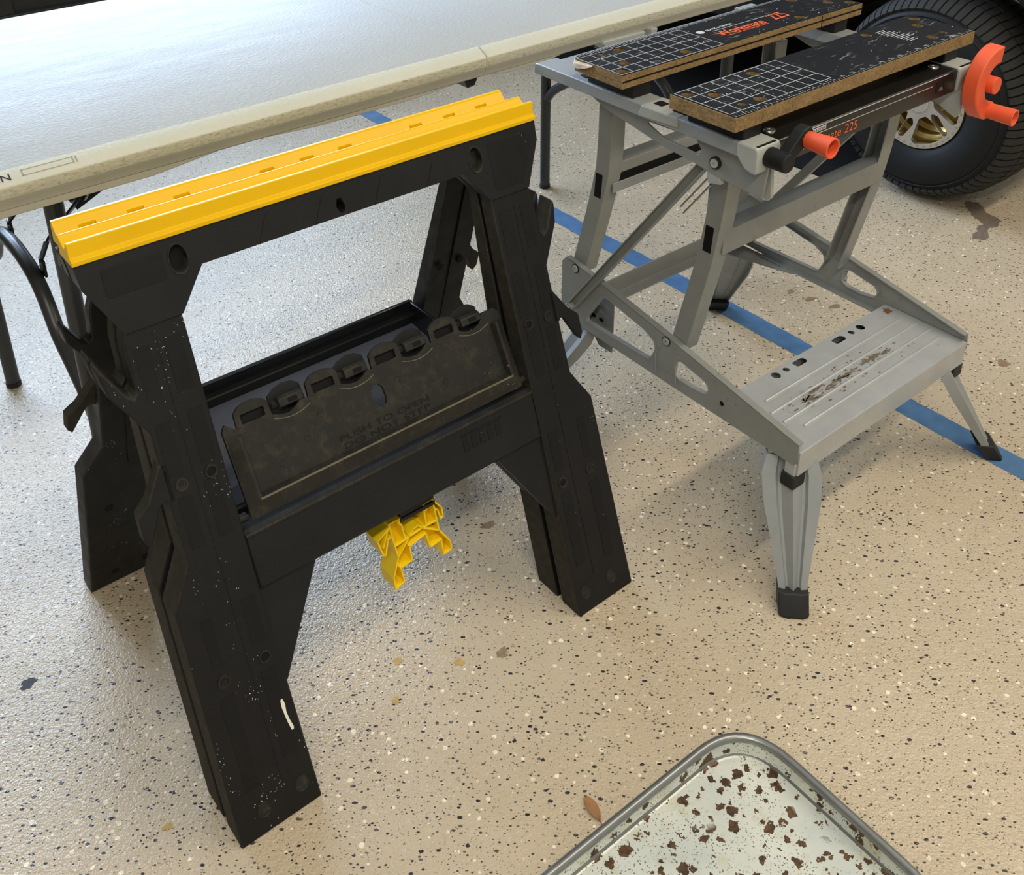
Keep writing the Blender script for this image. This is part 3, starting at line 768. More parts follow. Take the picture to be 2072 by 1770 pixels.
def printed(parent, name, segs, mat, w=.0011, avoid=()):
    bm = bmesh.new()
    for (u0, v0, u1, v1) in segs:
        a = Vector((u0, v0)); b = Vector((u1, v1)); L = (b - a).length; n = max(1, int(L / .004))
        d = (b - a) / L; nn_ = Vector((-d.y, d.x)) * w / 2
        start = None
        for k in range(n + 1):
            mid = a + (b - a) * ((k + .5) / n)
            ok = k < n and not hit(mid.x, mid.y, avoid, .0108)
            if ok and start is None: start = k
            if (not ok) and start is not None:
                p0 = a + (b - a) * (start / n); p1 = a + (b - a) * (k / n)
                bm.faces.new([bm.verts.new(HZ(x.x, x.y, -.0005)) for x in (p0 + nn_, p0 - nn_, p1 - nn_, p1 + nn_)])
                start = None
    return finish(bm, name, mat, parent, smooth=0)
g = []
for k in range(10): g.append((-.3015 + k * .0254, -.1180, -.3015 + k * .0254, -.0150))
for k in range(5): g.append((-.3015, -.1180 + k * .02575, -.0729, -.1180 + k * .02575))
printed(jn, 'printed_grid', g, M['print'], avoid=NEAR + NEARS)
g = []
for k in range(10): g.append((-.3038 + k * .0257, -.3205, -.3038 + k * .0257, -.2225))
for k in range(5): g.append((-.3038, -.3205 + k * .0245, -.0725, -.3205 + k * .0245))
printed(jf, 'printed_grid', g, M['print'], avoid=FAR + FARS)
g = []
for k in range(24 * 4 + 1):
    u = -.3015 + k * .00627; L = .0105 if k % 4 == 0 else (.0065 if k % 2 == 0 else .0045)
    g.append((u, -.0022, u, -.0022 - L * .62))
printed(jn, 'printed_ruler', g, M['print'], w=.0009)
for k in range(1, 24):
    u = -.3015 + k * .02508
    text_mesh(str(k), 'ruler_number', M['print'], jn, (u - .0065, -.0115), .0055 if k > 9 else .0026, .0045, lambda a, b: HZ(a, b * -1 + -.0205 if False else (-.0115 + (-.0115 - b) * 1.0 + .0045), -.0005))
g = []
for k in range(24 * 5 + 1):
    u = -.2995 + k * .00502; L = .011 if k % 5 == 0 else .008
    g.append((u, -.3325, u, -.3325 + L * .85))
printed(jf, 'printed_ruler', g, M['print'], w=.0011)
# paragraph of small print and brand lettering
random.seed(3); g = []
for r in range(12):
    v = -.0985 + r * .0054
    for c0, c1 in ((.166, .198 + random.uniform(-.012, .006)),) if r < 5 else ((.170 + (r - 5) * .0006, .196 + random.uniform(-.01, .02)),):
        n_ = 9
        for k in range(n_):
            a = c0 + (c1 - c0) * k / n_; g.append((a, v, a + (c1 - c0) / n_ * random.choice((.62, .75, .9)), v))
printed(jn, 'small_print', g, M['print'], w=.0019)
JFT = lambda a, b: HZ(a, -b, -.0005)
text_mesh('Workmate', 'lettering', M['printorange'], jf, (-.040, .2512), .117, .0215, JFT, bold=.018)['label'] = 'orange lettering'
text_mesh('225', 'lettering', M['printorange'], jf, (.1015, .2525), .0415, .0285, JFT, bold=.012)
text_mesh('BLACK & DECKER', 'lettering', M['print'], jf, (-.0400, .2845), .066, .0060, JFT, bold=.03)
bm = bmesh.new(); ext(bm, circle(-.0550, -.2875, .0085, .0075, n=6, a0=.52), HZ, -.0006, -.0004); finish(bm, 'hex_logo', M['print'], jf, smooth=0)
g = [(-.034, -.2785, .134, -.2785)] + [(-.030 + k * .012, -.2478, -.030 + k * .012 + .0095, -.2478) for k in range(9)]
printed(jf, 'printed_line', g[:1], M['print'], w=.0012); printed(jf, 'printed_line', g[1:], M['printorange'], w=.0022)
# broken corner and the long groove in the far jaw, small paint chip on the near one
bm = bmesh.new()
vs = [P(-.2965, -.335, HJ - .001), P(-.300, -.330, HJ - .002), P(-.3065, -.3265, HJ - .008), P(-.3075, -.318, HJ - .0145), P(-.3072, -.300, HJ - .010), P(-.3068, -.285, HJ - .0035), P(-.3035, -.286, HJ - .0006), P(-.2995, -.322, HJ - .0006), P(-.298, -.335, HJ - .012), P(-.3045, -.331, HJ - .014)]
hull = [bm.verts.new(v) for v in vs]; bmesh.ops.convex_hull(bm, input=hull)
finish(bm, 'broken_corner', M['boardrough'], jf, smooth=0)['label'] = 'broken chipboard corner'
bm = bmesh.new(); box(bm, -.3055, .3055, FARV - .004, FARV + .0004, HJ - .0118, HJ - .0092); finish(bm, 'groove', M['body'], jf, smooth=0)
bm = bmesh.new(); box(bm, .186, .1875, FARV - .003, FARV + .0006, HJ - .0213, HJ - .001); finish(bm, 'crack', M['body'], jf, smooth=0)

# end beams with their plates, caps and jaw carriers
BT = .7205
for sg in (-1, 1):
    U0 = lambda d, s=sg: s * d
    bm = bmesh.new()
    ext(bm, fillet([(-.452, .7015), (-.452, BT), (.004, BT), (.004, .6985)], [.004, .008, .004, .002]), lambda v, z, d, s=sg: P(s * d, v, z), .2345, .281)
    ob = finish(bm, 'end_beam', M['grey'], wb, bevel=.004)
    bm = bmesh.new()
    out = [(-.366, .7035), (-.294, .679), (-.166, .656), (-.105, .651), (-.060, .644), (.024, .640), (.030, .700), (-.02, .7035)]
    hl = [fillet([(-.214, .6865), (-.168, .6705), (-.098, .6665), (-.092, .676), (-.104, .6900)], .004)]
    ext(bm, out, lambda v, z, d, s=sg: P(s * d, v, z), .258, .2625, holes=hl)
    finish(bm, 'side_plate', M['grey_rust'], ob, bevel=.0008)
    # pale cast cap on the middle and on the front end
    bm = bmesh.new()
    cap = [(-.012, BT + .0025), (.022, BT + .0025), (.0255, .7165), (.0255, .684), (.020, .6815), (.004, .686), (-.012, .703)]
    ext(bm, cap, lambda v, z, d, s=sg: P(s * d, v, z), .2330, .2845)
    finish(bm, 'end_cap', M['grey_lt'], ob, bevel=.003, seg=3)
    bm = bmesh.new(); box(bm, min(sg * .240, sg * .280), max(sg * .240, sg * .280), .0180, .0215, BT + .0022, BT + .0031); finish(bm, 'slot', M['body'], ob, smooth=0)
    bm = bmesh.new(); ext(bm, [(.014, .684), (.026, .686), (.031, .640), (.024, .632), (-.02, .652)], lambda v, z, d, s=sg: P(s * d, v, z), .2445, .2505)
    finish(bm, 'guard', M['grey_lt'], ob, bevel=.001)
    bm = bmesh.new(); ext(bm, [(-.200, BT + .001), (-.125, BT + .001), (-.125, .7045), (-.206, .7005)], lambda v, z, d, s=sg: P(s * d, v, z), .2335, .2830)
    finish(bm, 'mid_cap', M['grey_lt'], ob, bevel=.003)
    for v0, v1 in ((-.190, -.172), (-.152, -.126), (-.354, -.338)):
        bm = bmesh.new(); ext(bm, fillet([(.2485, v0), (.2665, v0), (.2665, v1), (.2485, v1)], .003, 3), lambda a, b, d, s=sg: P(s * a, b, BT + .0006 + d), .0004, .0008); finish(bm, 'slot', M['body'], ob, smooth=0)
    # black jaw carriers
    for v0, v1 in ((-.112, -.008), (-.326, -.224)):
        bm = bmesh.new(); box(bm, min(sg * .2375, sg * .276), max(sg * .2375, sg * .276), v0, v1, BT, HJ - JT)
        finish(bm, 'jaw_carrier', M['blk2'], wb, bevel=.002)
    for v, z in ((-.062, .6665),):
        bm = bmesh.new(); cyl(bm, (sg * .262, v, z), (sg * .2668, v, z), .0098); finish(bm, 'washer', M['rubber'], ob)
        bm = bmesh.new(); cyl(bm, (sg * .2665, v, z), (sg * .2690, v, z), .0068, hollow=.0022, hdepth=.002); finish(bm, 'rivet', M['grey_lt'], ob)

# black front beam with its lettering
bm = bmesh.new()
ext(bm, fillet([(.0205, .6815), (.0205, .7180), (.0175, .7205), (-.070, .7205), (-.070, .7165), (.0140, .7165), (.0160, .6815)], [.001, .004, .002, .001, .001, .003, .001]), lambda v, z, d: P(d, v, z), -.2335, .2335)
vb = finish(bm, 'vise_beam', M['beamblk'], wb, smooth=40); vb['label'] = 'black enamelled front beam'
VB = lambda a, b: P(a, .0209, b)
text_mesh('Workmate', 'lettering', M['printorange'], vb, (-.1790, .6885), .0960, .0145, VB)
text_mesh('225', 'lettering', M['printorange'], vb, (-.0740, .6890), .0320, .0145, VB)
bm = bmesh.new(); ext(bm, [(-.1660, .7105), (-.1235, .7105), (-.1235, .7165), (-.1660, .7165)], lambda a, b, d: P(a, d, b), .0205, .0209); finish(bm, 'badge', M['print'], vb, smooth=0)
text_mesh('BLACK & DECKER', 'lettering', M['body'], vb, (-.1645, .7118), .0395, .0034, lambda a, b: P(a, .0212, b), bold=.01)
for z0, z1, a, b in ((.7070, .7076, -.182, .160), (.7185, .7192, -.182, .205)):
    bm = bmesh.new(); ext(bm, [(a, z0), (b, z0), (b, z1), (a, z1)], lambda x, y, d: P(x, d, y), .0200, .0210); finish(bm, 'printed_line', M['print'], vb, smooth=0)
bm = bmesh.new(); ext(bm, [(.172, .6935), (.197, .6935), (.197, .7100), (.172, .7100)], lambda x, y, d: P(x, d, y), .0200, .0209); finish(bm, 'slot', M['body'], vb, smooth=0)
bm = bmesh.new(); ext(bm, [(.181, .6945), (.194, .6945), (.190, .7010), (.184, .7000)], lambda x, y, d: P(x, d, y), .0208, .0213); finish(bm, 'catch', M['steel'], vb, smooth=0)
for u in (-.213, .213):
    bm = bmesh.new(); cyl(bm, (u, -.012, .7200), (u, -.012, .7222), .009, .008, hollow=.004, hdepth=.001); finish(bm, 'screw', M['steel'], vb)
# rear and inner beams under the jaws
bm = bmesh.new(); box(bm, -.236, .236, -.440, -.405, .682, .7195); finish(bm, 'rear_beam', M['grey'], wb, bevel=.003)
for u in (-.258, .258):
    bm = bmesh.new(); cyl(bm, (u, -.33, .7005), (u, .02, .7005), .0075); finish(bm, 'vise_screw', M['steel'], wb)

# crank handles
hz = .7055
bm = bmesh.new(); cyl(bm, (-.259, .0255, hz), (-.259, .0600, hz), .0150, .0140); cl = finish(bm, 'crank', M['blk2'], wb, bevel=.002); cl['label'] = 'left crank with a black arm'
bm = bmesh.new(); ext(bm, fillet([(-.268, .699), (-.252, .694), (-.204, .722), (-.198, .735), (-.206, .746), (-.222, .742)], .004), lambda x, y, d: P(x, d, y), .034, .052)
finish(bm, 'crank_arm', M['blk2'], cl, bevel=.002)
bm = bmesh.new(); cyl(bm, (-.2105, .045, .7270), (-.2105, .052, .7270), .0135); finish(bm, 'collar', M['blk2'], cl)
bm = bmesh.new(); cyl(bm, (-.2105, .051, .7270), (-.2105, .0930, .7265), .0122, .0155, n=28, hollow=.0122, hdepth=.030); finish(bm, 'crank_knob', M['orange'], cl, bevel=.0008)['label'] = 'orange hollow knob'
bm = bmesh.new(); cyl(bm, (.262, .0255, .7000), (.262, .0760, .7000), .0145); crk = finish(bm, 'crank', M['orange'], wb, bevel=.001); crk['label'] = 'right crank with an orange curved arm'
cx_, cz_ = .279, .7000
outer = [(cx_ + .0610 * math.cos(math.radians(a)), cz_ + .0610 * math.sin(math.radians(a))) for a in range(84, 236, 8)]
outer += [(.250, .6420), (.262, .6375), (.2775, .6360), (.2880, .6420), (.2890, .6545), (.2840, .6640), (.2720, .6660), (.2590, .6700)]
inner = [(cx_ + .0330 * math.cos(math.radians(a)), cz_ + .0330 * math.sin(math.radians(a))) for a in range(212, 83, -8)]
bm = bmesh.new(); ext(bm, outer + inner, lambda x, y, d: P(x, d, y), .040, .066)
finish(bm, 'crank_arm', M['orange'], crk, bevel=.0022)['label'] = 'curved orange crank arm'
bm = bmesh.new(); cyl(bm, (.2755, .064, .6505), (.2790, .1080, .6490), .0130, .0145, n=28, hollow=.0118, hdepth=.030); finish(bm, 'crank_knob', M['orange'], crk, bevel=.0008)

# legs, cross bars, braces
LEGP = [(-.0170, -.0165), (.0170, -.0165), (.0170, .0165), (.0090, .0165), (.0090, -.0060), (-.0090, -.0060), (-.0090, .0165), (-.0170, .0165)]
def leg_c(u, path, inward):
    bm = bmesh.new()
    sweep(bm, [(u, v, z) for v, z in smoothpath(path, 4)], [(x * .95, y) for x, y in LEGP], (0, 1, 0))
    return finish(bm, 'leg', M['grey_rust'], wb, bevel=.0012, smooth=40)
def leg_box(u, path):
    s_ = 1 if u > 0 else -1                                      # open side turned inwards
    pr = [(-.0160, -.016), (.0160, -.016), (.0160, .016), (.0132, .016), (.0132, -.0132), (-.0132, -.0132), (-.0132, .016), (-.0160, .016)]
    bm = bmesh.new(); sweep(bm, [(u, v, z) for v, z in path], [(x, y * s_) for x, y in pr], (0, 1, 0))
    return finish(bm, 'leg', M['grey_rust'], wb, bevel=.0012, smooth=40)
for sg in (-1, 1):
    lf = leg_box(sg * .2120, [(-.0765, .690), (-.0800, .600), (-.0860, .545), (-.0960, .475), (-.1360, .292)])
    lr = leg_box(sg * .2120, [(-.3300, .690), (-.3300, .600), (-.3330, .545), (-.3480, .475), (-.3850, .330)])
    for lg, v, z, tl in ((lf, -.0905, .515, -.20), (lr, -.3390, .515, -.18)):   # notch where the cross bar plugs in
        bm = bmesh.new(); ext(bm, [(v - .011, z - .024), (v + .005, z - .024), (v + .008, z + .022), (v - .008, z + .022)], lambda a, b, d, s=sg: P(s * d, a, b), .2275, .2286)
        finish(bm, 'notch', M['body'], lg, smooth=0)
    for (v0, z0, v1, z1) in ((-.080, .668, -.378, .258),):
        bm = bmesh.new()
        pr = [(-.0085, -.002), (.0085, -.002), (.0085, .009), (.0065, .009), (.0065, .0005), (-.0065, .0005), (-.0065, .009), (-.0085, .009)]
        sweep(bm, [(sg * .2475, v0, z0), (sg * .2475, v0 + (v1 - v0) * .12, z0 + (z1 - z0) * .12), (sg * .2475, v1, z1)], [(x, y * (1 if sg < 0 else -1)) for x, y in pr], (0, 1, .6))
        b_ = finish(bm, 'brace', M['grey_rust'], wb, bevel=.0008, smooth=40)
        bm = bmesh.new(); cyl(bm, (sg * .2475, v1, z1), (sg * .2560, v1, z1), .0098); finish(bm, 'rivet', M['grey_lt'], b_, bevel=.001)
        bm = bmesh.new(); cyl(bm, (sg * .2555, v1, z1), (sg * .2572, v1, z1), .0055, hollow=.002, hdepth=.002); finish(bm, 'rivet', M['steel'], b_)
        if sg < 0:
            for o_ in (.012, .019):
                bm = bmesh.new(); tube(bm, [(sg * .240, -.105 + o_, .638 - o_ * 1.2), (sg * .240, -.155 + o_, .569 - o_ * 1.2)], .0016, n=8); finish(bm, 'spring_wire', M['steel'], b_)
            bm = bmesh.new(); ext(bm, [(-.083, .662), (-.058, .655), (-.052, .633), (-.075, .628)], lambda v, z, d: P(d, v, z), -.262, -.252); finish(bm, 'latch', M['grey_lt'], b_, bevel=.001)
# cross bars: shallow channels
def chan(name, u0, u1, v, z, w, h, open_up):
    bm = bmesh.new(); t = .0022
    pr = [(v - w / 2, z + h / 2), (v + w / 2, z + h / 2), (v + w / 2, z - h / 2), (v + w / 2 - t, z - h / 2), (v + w / 2 - t, z + h / 2 - t), (v - w / 2 + t, z + h / 2 - t), (v - w / 2 + t, z - h / 2), (v - w / 2, z - h / 2)]
    ext(bm, pr, lambda a, b, d: P(d, a, b), u0, u1)
    return finish(bm, name, M['grey_rust'], wb, bevel=.0008, smooth=40)
chan('cross_bar', -.213, .213, -.0885, .5085, .030, .042, False)
cb = chan('cross_bar', -.213, .213, -.3370, .5470, .034, .020, False)
bm = bmesh.new(); box(bm, -.213, .213, -.3225, -.3200, .5020, .5200); finish(bm, 'cross_bar', M['grey'], wb, bevel=.0008)
bm = bmesh.new(); box(bm, -.213, .213, -.3370, -.3345, .5090, .5380); finish(bm, 'cross_bar', M['rubber'], wb)

# base: side rails with lightening holes
RAIL = [(-.414, .220), (-.414, .336), (-.404, .349), (-.392, .3495), (-.312, .336), (-.130, .304), (.126, .2545), (.1290, .2250), (.122, .2150), (-.130, .2165), (-.320, .2200), (-.386, .2330)]
RAIL = [(-.414, .226), (-.414, .338), (-.404, .3490), (-.390, .3490), (-.312, .336), (-.130, .304), (.126, .2540), (.1290, .2240), (.122, .2130), (-.130, .2165), (-.320, .2200)]
WIN1 = fillet([(-.345, .2400), (-.345, .2480), (-.306, .3100), (-.292, .3120), (-.200, .2950), (-.176, .2820), (-.174, .2680), (-.186, .2420)], [.012, .008, .010, .008, .008, .010, .010, .012], 4)
WIN2 = fillet([(-.130, .2450), (-.128, .2700), (-.116, .2760), (-.062, .2660), (-.052, .2560), (-.058, .2420), (-.088, .2385), (-.116, .2390)], .008, 4)
for sg in (-1, 1):
    bm = bmesh.new()
    ext(bm, fillet(RAIL, [.002, .004, .006, .006, 0, 0, .002, .003, .004, 0, .006], 3), lambda v, z, d, s=sg: P(s * d, v, z), .2385, .2410, holes=[WIN1, WIN2])
    # rolled top flange turned inwards
    T = [(-.404, .3495), (-.312, .3365), (-.130, .3045), (.126, .2545)]
    for (v0, z0), (v1, z1) in zip(T, T[1:]):
        ext(bm, [(v0, z0), (v1, z1), (v1, z1 - .0022), (v0, z0 - .0022)], lambda v, z, d, s=sg: P(s * d, v, z), .2290, .2410)
    ext(bm, [(-.318, .2200), (.120, .2135), (.120, .2160), (-.318, .2225)], lambda v, z, d, s=sg: P(s * d, v, z), .2250, .2390)
    rl = finish(bm, 'side_rail', M['grey_rust'], wb, bevel=.0012, smooth=40)
    for W_ in (WIN1, WIN2):                                     # pressed lips round the openings
        bm = bmesh.new(); c_ = Vector((sum(p[0] for p in W_) / len(W_), sum(p[1] for p in W_) / len(W_)))
        inn = [tuple(Vector(p) + (c_ - Vector(p)).normalized() * .0006) for p in W_]
        ox = [tuple(Vector(p) - (c_ - Vector(p)).normalized() * .0022) for p in W_]
        ext(bm, ox, lambda v, z, d, s=sg: P(s * d, v, z), .2330, .2416, holes=[inn]); finish(bm, 'window_lip', M['grey'], rl, bevel=.0006, smooth=50)
    for v, z in ((-.3775, .3370), (-.150, .2985)):
        bm = bmesh.new(); cyl(bm, (sg * .2408, v, z), (sg * .2425, v, z), .0088); finish(bm, 'washer', M['rubber'], rl)
        bm = bmesh.new(); cyl(bm, (sg * .2420, v, z), (sg * .2440, v, z), .0074, .0066, hollow=.002, hdepth=.002); finish(bm, 'rivet', M['grey_lt'], rl)
    for v in (-.172, -.127):                                    # pressed ribs beside the rivet
        bm = bmesh.new(); tube(bm, [(sg * .2412, v + .003, .226), (sg * .2412, v, .262), (sg * .2412, v + .006, .282)], .0016, n=8); finish(bm, 'pressed_rib', M['grey'], rl)
    bm = bmesh.new(); cyl(bm, (sg * .2405, -.024, .2440), (sg * .2416, -.024, .2440), .0042, n=12); finish(bm, 'screw_hole', M['body'], rl, smooth=0)
# rear rail of the base
bm = bmesh.new()
pr = [(-.400, .2610), (-.397, .2610), (-.397, .2270), (-.376, .2240), (-.376, .2215), (-.400, .2245)]
ext(bm, pr, lambda a, b, d: P(d, a, b), -.2385, .2385)
finish(bm, 'rear_rail', M['grey_rust'], wb, bevel=.0008, smooth=40)
bm = bmesh.new(); ext(bm, [(.1850, -.392), (.1850, -.365), (.2200, -.240), (.2370, -.215), (.2370, -.392)], P, .2170, .2195); finish(bm, 'corner_plate', M['grey_rust'], wb)
bm = bmesh.new(); ext(bm, [(-.1850, -.392), (-.1850, -.365), (-.2200, -.300), (-.2370, -.290), (-.2370, -.392)], P, .2170, .2195); finish(bm, 'corner_plate', M['grey_rust'], wb)
for u, v, z in ((-.228, -.345, .2205), (-.222, -.32, .2205)):
    bm = bmesh.new(); cyl(bm, (u, v, .219), (u, v, .2235), .007); finish(bm, 'bolt', M['steel'], wb)
bm = bmesh.new(); ext(bm, fillet([(-.398, .225), (-.398, .292), (-.314, .292), (-.314, .168), (-.350, .168)], .004), lambda v, z, d: P(d, v, z), -.2020, -.2000); hp = finish(bm, 'hinge_plate', M['grey'], wb, bevel=.0006)
for v in (-.366, -.345):
    bm = bmesh.new(); ext(bm, circle(v, .2270, .0058, .0036, n=14), lambda a, b, d: P(d, a, b), -.2030, -.2019); finish(bm, 'slot', M['body'], hp, smooth=0)
bm = bmesh.new(); cyl(bm, (-.2020, -.3520, .2560), (-.2070, -.3520, .2560), .0060, n=6); finish(bm, 'bolt', M['steel'], hp)
# step plate with holes, ribs and folded front edge
hs = [circle(-.1040, -.0222, .0085, n=18), circle(-.0770, -.0216, .0062, n=16), fillet([(-.056, -.028), (-.026, -.028), (-.026, -.0135), (-.056, -.0135)], .006, 4),
      fillet([(.054, -.0265), (.084, -.0265), (.084, -.012), (.054, -.012)], .006, 4), circle(.1060, -.0193, .0062, n=16), circle(.1330, -.0188, .0085, n=18)]
bm = bmesh.new(); ext(bm, [(-.2372, -.0350), (.2372, -.0350), (.2372, .1275), (-.2372, .1275)], lambda a, b, d: P(a, b, .2385 - d), 0, .0022, holes=hs)
ext(bm, [(-.2372, .1935), (.2372, .1935), (.2372, .2375), (-.2372, .2375)], lambda a, b, d: P(a, d, b), .1250, .1285)
ext(bm, [(-.2372, .2140), (.2372, .2140), (.2372, .2375), (-.2372, .2375)], lambda a, b, d: P(a, d, b), -.0350, -.0330)
stp = finish(bm, 'step', M['step'], wb, bevel=.0012, smooth=40)
bm = bmesh.new(); ext(bm, [(-.2372, -.0330), (.2372, -.0330), (.2372, .1250), (-.2372, .1250)], lambda a, b, d: P(a, b, d), .2150, .2165); finish(bm, 'step_shade_sheet', M['legmetal'], stp, smooth=0); stp['label'] = 'worn silver step plate'  # added dark sheet, makes the step holes look shaded
for v, a, b in ((.0125, -.176, .208), (.0390, -.194, .225), (.0655, -.196, .227), (.0905, -.178, .210)):
    bm = bmesh.new(); n_ = 6
    tube(bm, [(a, v, .2372), (a + .006, v, .2380), (b - .006, v, .2380), (b, v, .2372)], .0034, n=12); finish(bm, 'pressed_rib', M['step'], stp)
M['scuff'] = simple('worn_grime', srgb(120, 108, 92), 0.7, nscale=140, namt=0.4)
for x, y, rx, ry in ((-.115, .052, .020, .006), (-.085, .044, .022, .004), (-.02, .052, .045, .005), (.06, .050, .030, .006), (-.10, .060, .018, .004), (.10, .055, .018, .004), (-.06, .057, .02, .003)):
    bm = bmesh.new(); ph = random.uniform(0, 6)
    bm.faces.new([bm.verts.new(P(x + rx * math.cos(2 * PI * k / 40) * random.uniform(.4, 1.15), y + ry * math.sin(2 * PI * k / 40) * random.uniform(.3, 1.3), .2390)) for k in range(40)])
    finish(bm, 'worn_patch', M['scuff'], stp, smooth=0)
bm = bmesh.new()
for k in range(150):
    t = random.gauss(0, .38); x = max(-.17, min(.2, t * .22)); y = .052 + random.gauss(0, .013); r = random.uniform(.0006, .0022); a = random.uniform(0, 3); e_ = random.uniform(1, 3)
    bm.faces.new([bm.verts.new(P(x + r * e_ * math.cos(2 * PI * j / 7 + a) * random.uniform(.6, 1.1), y + r * math.sin(2 * PI * j / 7 + a) * random.uniform(.6, 1.1), .23885)) for j in range(7)])
finish(bm, 'grime_flecks', M['scuff'], stp, smooth=0)['kind'] = 'stuff'
bm = bmesh.new(); bm.faces.new([bm.verts.new(P(.218 + .013 * math.cos(2 * PI * k / 20) * random.uniform(.5, 1.1), -.018 + .010 * math.sin(2 * PI * k / 20) * random.uniform(.5, 1.1), .2390)) for k in range(20)])
M['rust'] = simple('rust_patch', srgb(138, 88, 48), 0.8, nscale=150, namt=0.5)
finish(bm, 'rust_patch', M['rust'], stp, smooth=0)
# short fixed stub feet under the step corners
for sg in (-1, 1):
    bm = bmesh.new(); bar(bm, (sg * .2280, .1150, .2160), (sg * .2280, .1150, .1850), .024, .020, (1, 0, 0)); sf = finish(bm, 'stub_foot', M['step'], wb, bevel=.002)
    bm = bmesh.new(); sweep(bm, [(sg * .2280, .1150, .1920), (sg * .2280, .1150, .1670)], [(-.015, -.013), (.015, -.013), (.015, .013), (-.015, .013)], (1, 0, 0)); finish(bm, 'rubber_cap', M['rubber'], sf, bevel=.003)
# fold-out legs: pressed sheet that tapers to a rubber foot
def fold_leg(su, sv, top, foot):
    # su, sv give the corner; the leg leans out along the diagonal
    A_ = Vector(top); B_ = Vector((foot[0], foot[1], 0.0)); w = Vector((su, -sv, 0)).normalized() * -1  # width direction in (u,v)
    out = Vector((su, sv, 0)).normalized()
    def sect(t, wd, dp):
        c = A_ + (B_ - A_) * t
        pts = [(-wd, -dp * .9), (-wd, 0), (-wd * .55, .002), (-wd * .42, -.006), (0, .010 * (wd / .045)), (wd * .42, -.006), (wd * .55, .002), (wd, 0), (wd, -dp * .9), (wd - .002, -dp * .9), (wd - .003, -.003), (0, -.004), (-wd + .003, -.003), (-wd + .002, -dp * .9)]
        return [P(*(c + w * x + out * y)) for x, y in pts]
    bm = bmesh.new(); rings = []
    for t, wd, dp in ((0, .038, .018), (.12, .0465, .024), (.30, .0440, .024), (.80, .0230, .016), (.93, .0200, .014)):
        rings.append([bm.verts.new(p_) for p_ in sect(t, wd, dp)])
    n_ = len(rings[0])
    for a, b in zip(rings, rings[1:]):
        for i in range(n_): bm.faces.new((a[i], a[(i + 1) % n_], b[(i + 1) % n_], b[i]))
    bm.faces.new(rings[0]); bm.faces.new(rings[-1])
    o = finish(bm, 'fold_leg', M['grey'], wb, smooth=30)
    bm = bmesh.new()
    c0 = A_ + (B_ - A_) * .845; c1 = B_.copy()
    rings = []
    for c, wd, dp in ((c0, .0235, .022), (c1 + Vector((0, 0, .004)), .0230, .021), (c1, .0215, .020)):
        rings.append([bm.verts.new(P(*(c + w * x + out * y))) for x, y in ((-wd, -dp), (wd, -dp), (wd, .008), (wd * .6, .0115), (-wd * .6, .0115), (-wd, .008))])
    for a, b in zip(rings, rings[1:]):
        for i in range(6): bm.faces.new((a[i], a[(i + 1) % 6], b[(i + 1) % 6], b[i]))
    bm.faces.new(rings[0]); bm.faces.new(rings[-1])
    finish(bm, 'rubber_foot', M['rubber'], o, bevel=.0015)
fold_leg(-1, 1, (-.215, .100, .205), (-.297, .193))
fold_leg(1, 1, (.215, .100, .205), (.297, .193))
fold_leg(1, -1, (.205, -.375, .215), (.290, -.470))
fold_leg(-1, -1, (-.205, -.375, .215), (-.290, -.470))

# ------------------------------------------------------------------ folding table
tb = thing('folding_table', 'long off-white plastic folding table with dark tubular legs behind the sawhorse', 'table', TAB)
prof = [(-.730, .7350), (-.024, .7350), (-.0045, .7245), (0, .7205), (0, .7050), (-.0035, .6985), (-.0060, .6860), (-.0230, .6860), (-.0260, .7040), (-.729, .7040), (-.732, .6860), (-.749, .6860), (-.7550, .7050), (-.7550, .7205), (-.7505, .7245)]
for u0, u1 in ((-.935, -.0010), (.0010, .935)):
    bm = bmesh.new(); nseg = 1
    ext(bm, prof, lambda v, z, d: P(d, v, z), u0, u1)
    bmesh.ops.recalc_face_normals(bm, faces=bm.faces)
    for f in bm.faces:
        n_ = f.normal; c_ = f.calc_center_median()
        if n_.z > .98: f.material_index = 0
        elif abs(n_.x) > .9: f.material_index = 1
        elif c_.z > .72 and n_.z > .2: f.material_index = 1
        elif c_.z > .704 and abs(n_.y) > .9: f.material_index = 2
        elif n_.z < -.5 and c_.z > .70: f.material_index = 3
        else: f.material_index = 3
    finish(bm, 'tabletop', [M['tabletop'], M['tablerim'], M['tabledirt'], M['tableunder']], tb, bevel=.0022, smooth=40)
# deeper scallops of the skirt, clamp blocks and hinge under the rim
def skirt(u0, u1, dz, v0=-.0065, v1=-.0200):
    n_ = 12; lp = [(u0, .690)] + [(u0 + (u1 - u0) * k / n_, .686 - dz * min(1, 4.2 * min(k / n_, 1 - k / n_))) for k in range(n_ + 1)] + [(u1, .690)]
    bm = bmesh.new(); ext(bm, lp[::1], lambda a, b, d: P(a, d, b), v0, v1); finish(bm, 'skirt', M['tableunder'], tb, bevel=.001)
skirt(-.925, -.50, .010); skirt(-.42, -.06, .006); skirt(.01, .18, .006)
bm = bmesh.new(); ext(bm, fillet([(.270, .692), (.285, .672), (.380, .670), (.392, .690)], .006), lambda a, b, d: P(a, d, b), .004, -.030); finish(bm, 'rim_clamp', M['grey_lt'], tb, bevel=.003)['label'] = 'pale plastic clip under the rim'
bm = bmesh.new(); ext(bm, fillet([(.400, .692), (.400, .668), (.412, .668), (.418, .692)], .004), lambda a, b, d: P(a, d, b), .008, -.030); finish(bm, 'rim_clamp', M['grey_lt'], tb, bevel=.003)
bm = bmesh.new(); ext(bm, [(-.040, .690), (-.006, .690), (-.006, .684), (-.014, .668), (-.030, .666)], lambda a, b, d: P(a, d, b), -.018, -.060); finish(bm, 'hinge', M['strap'], tb, bevel=.002)
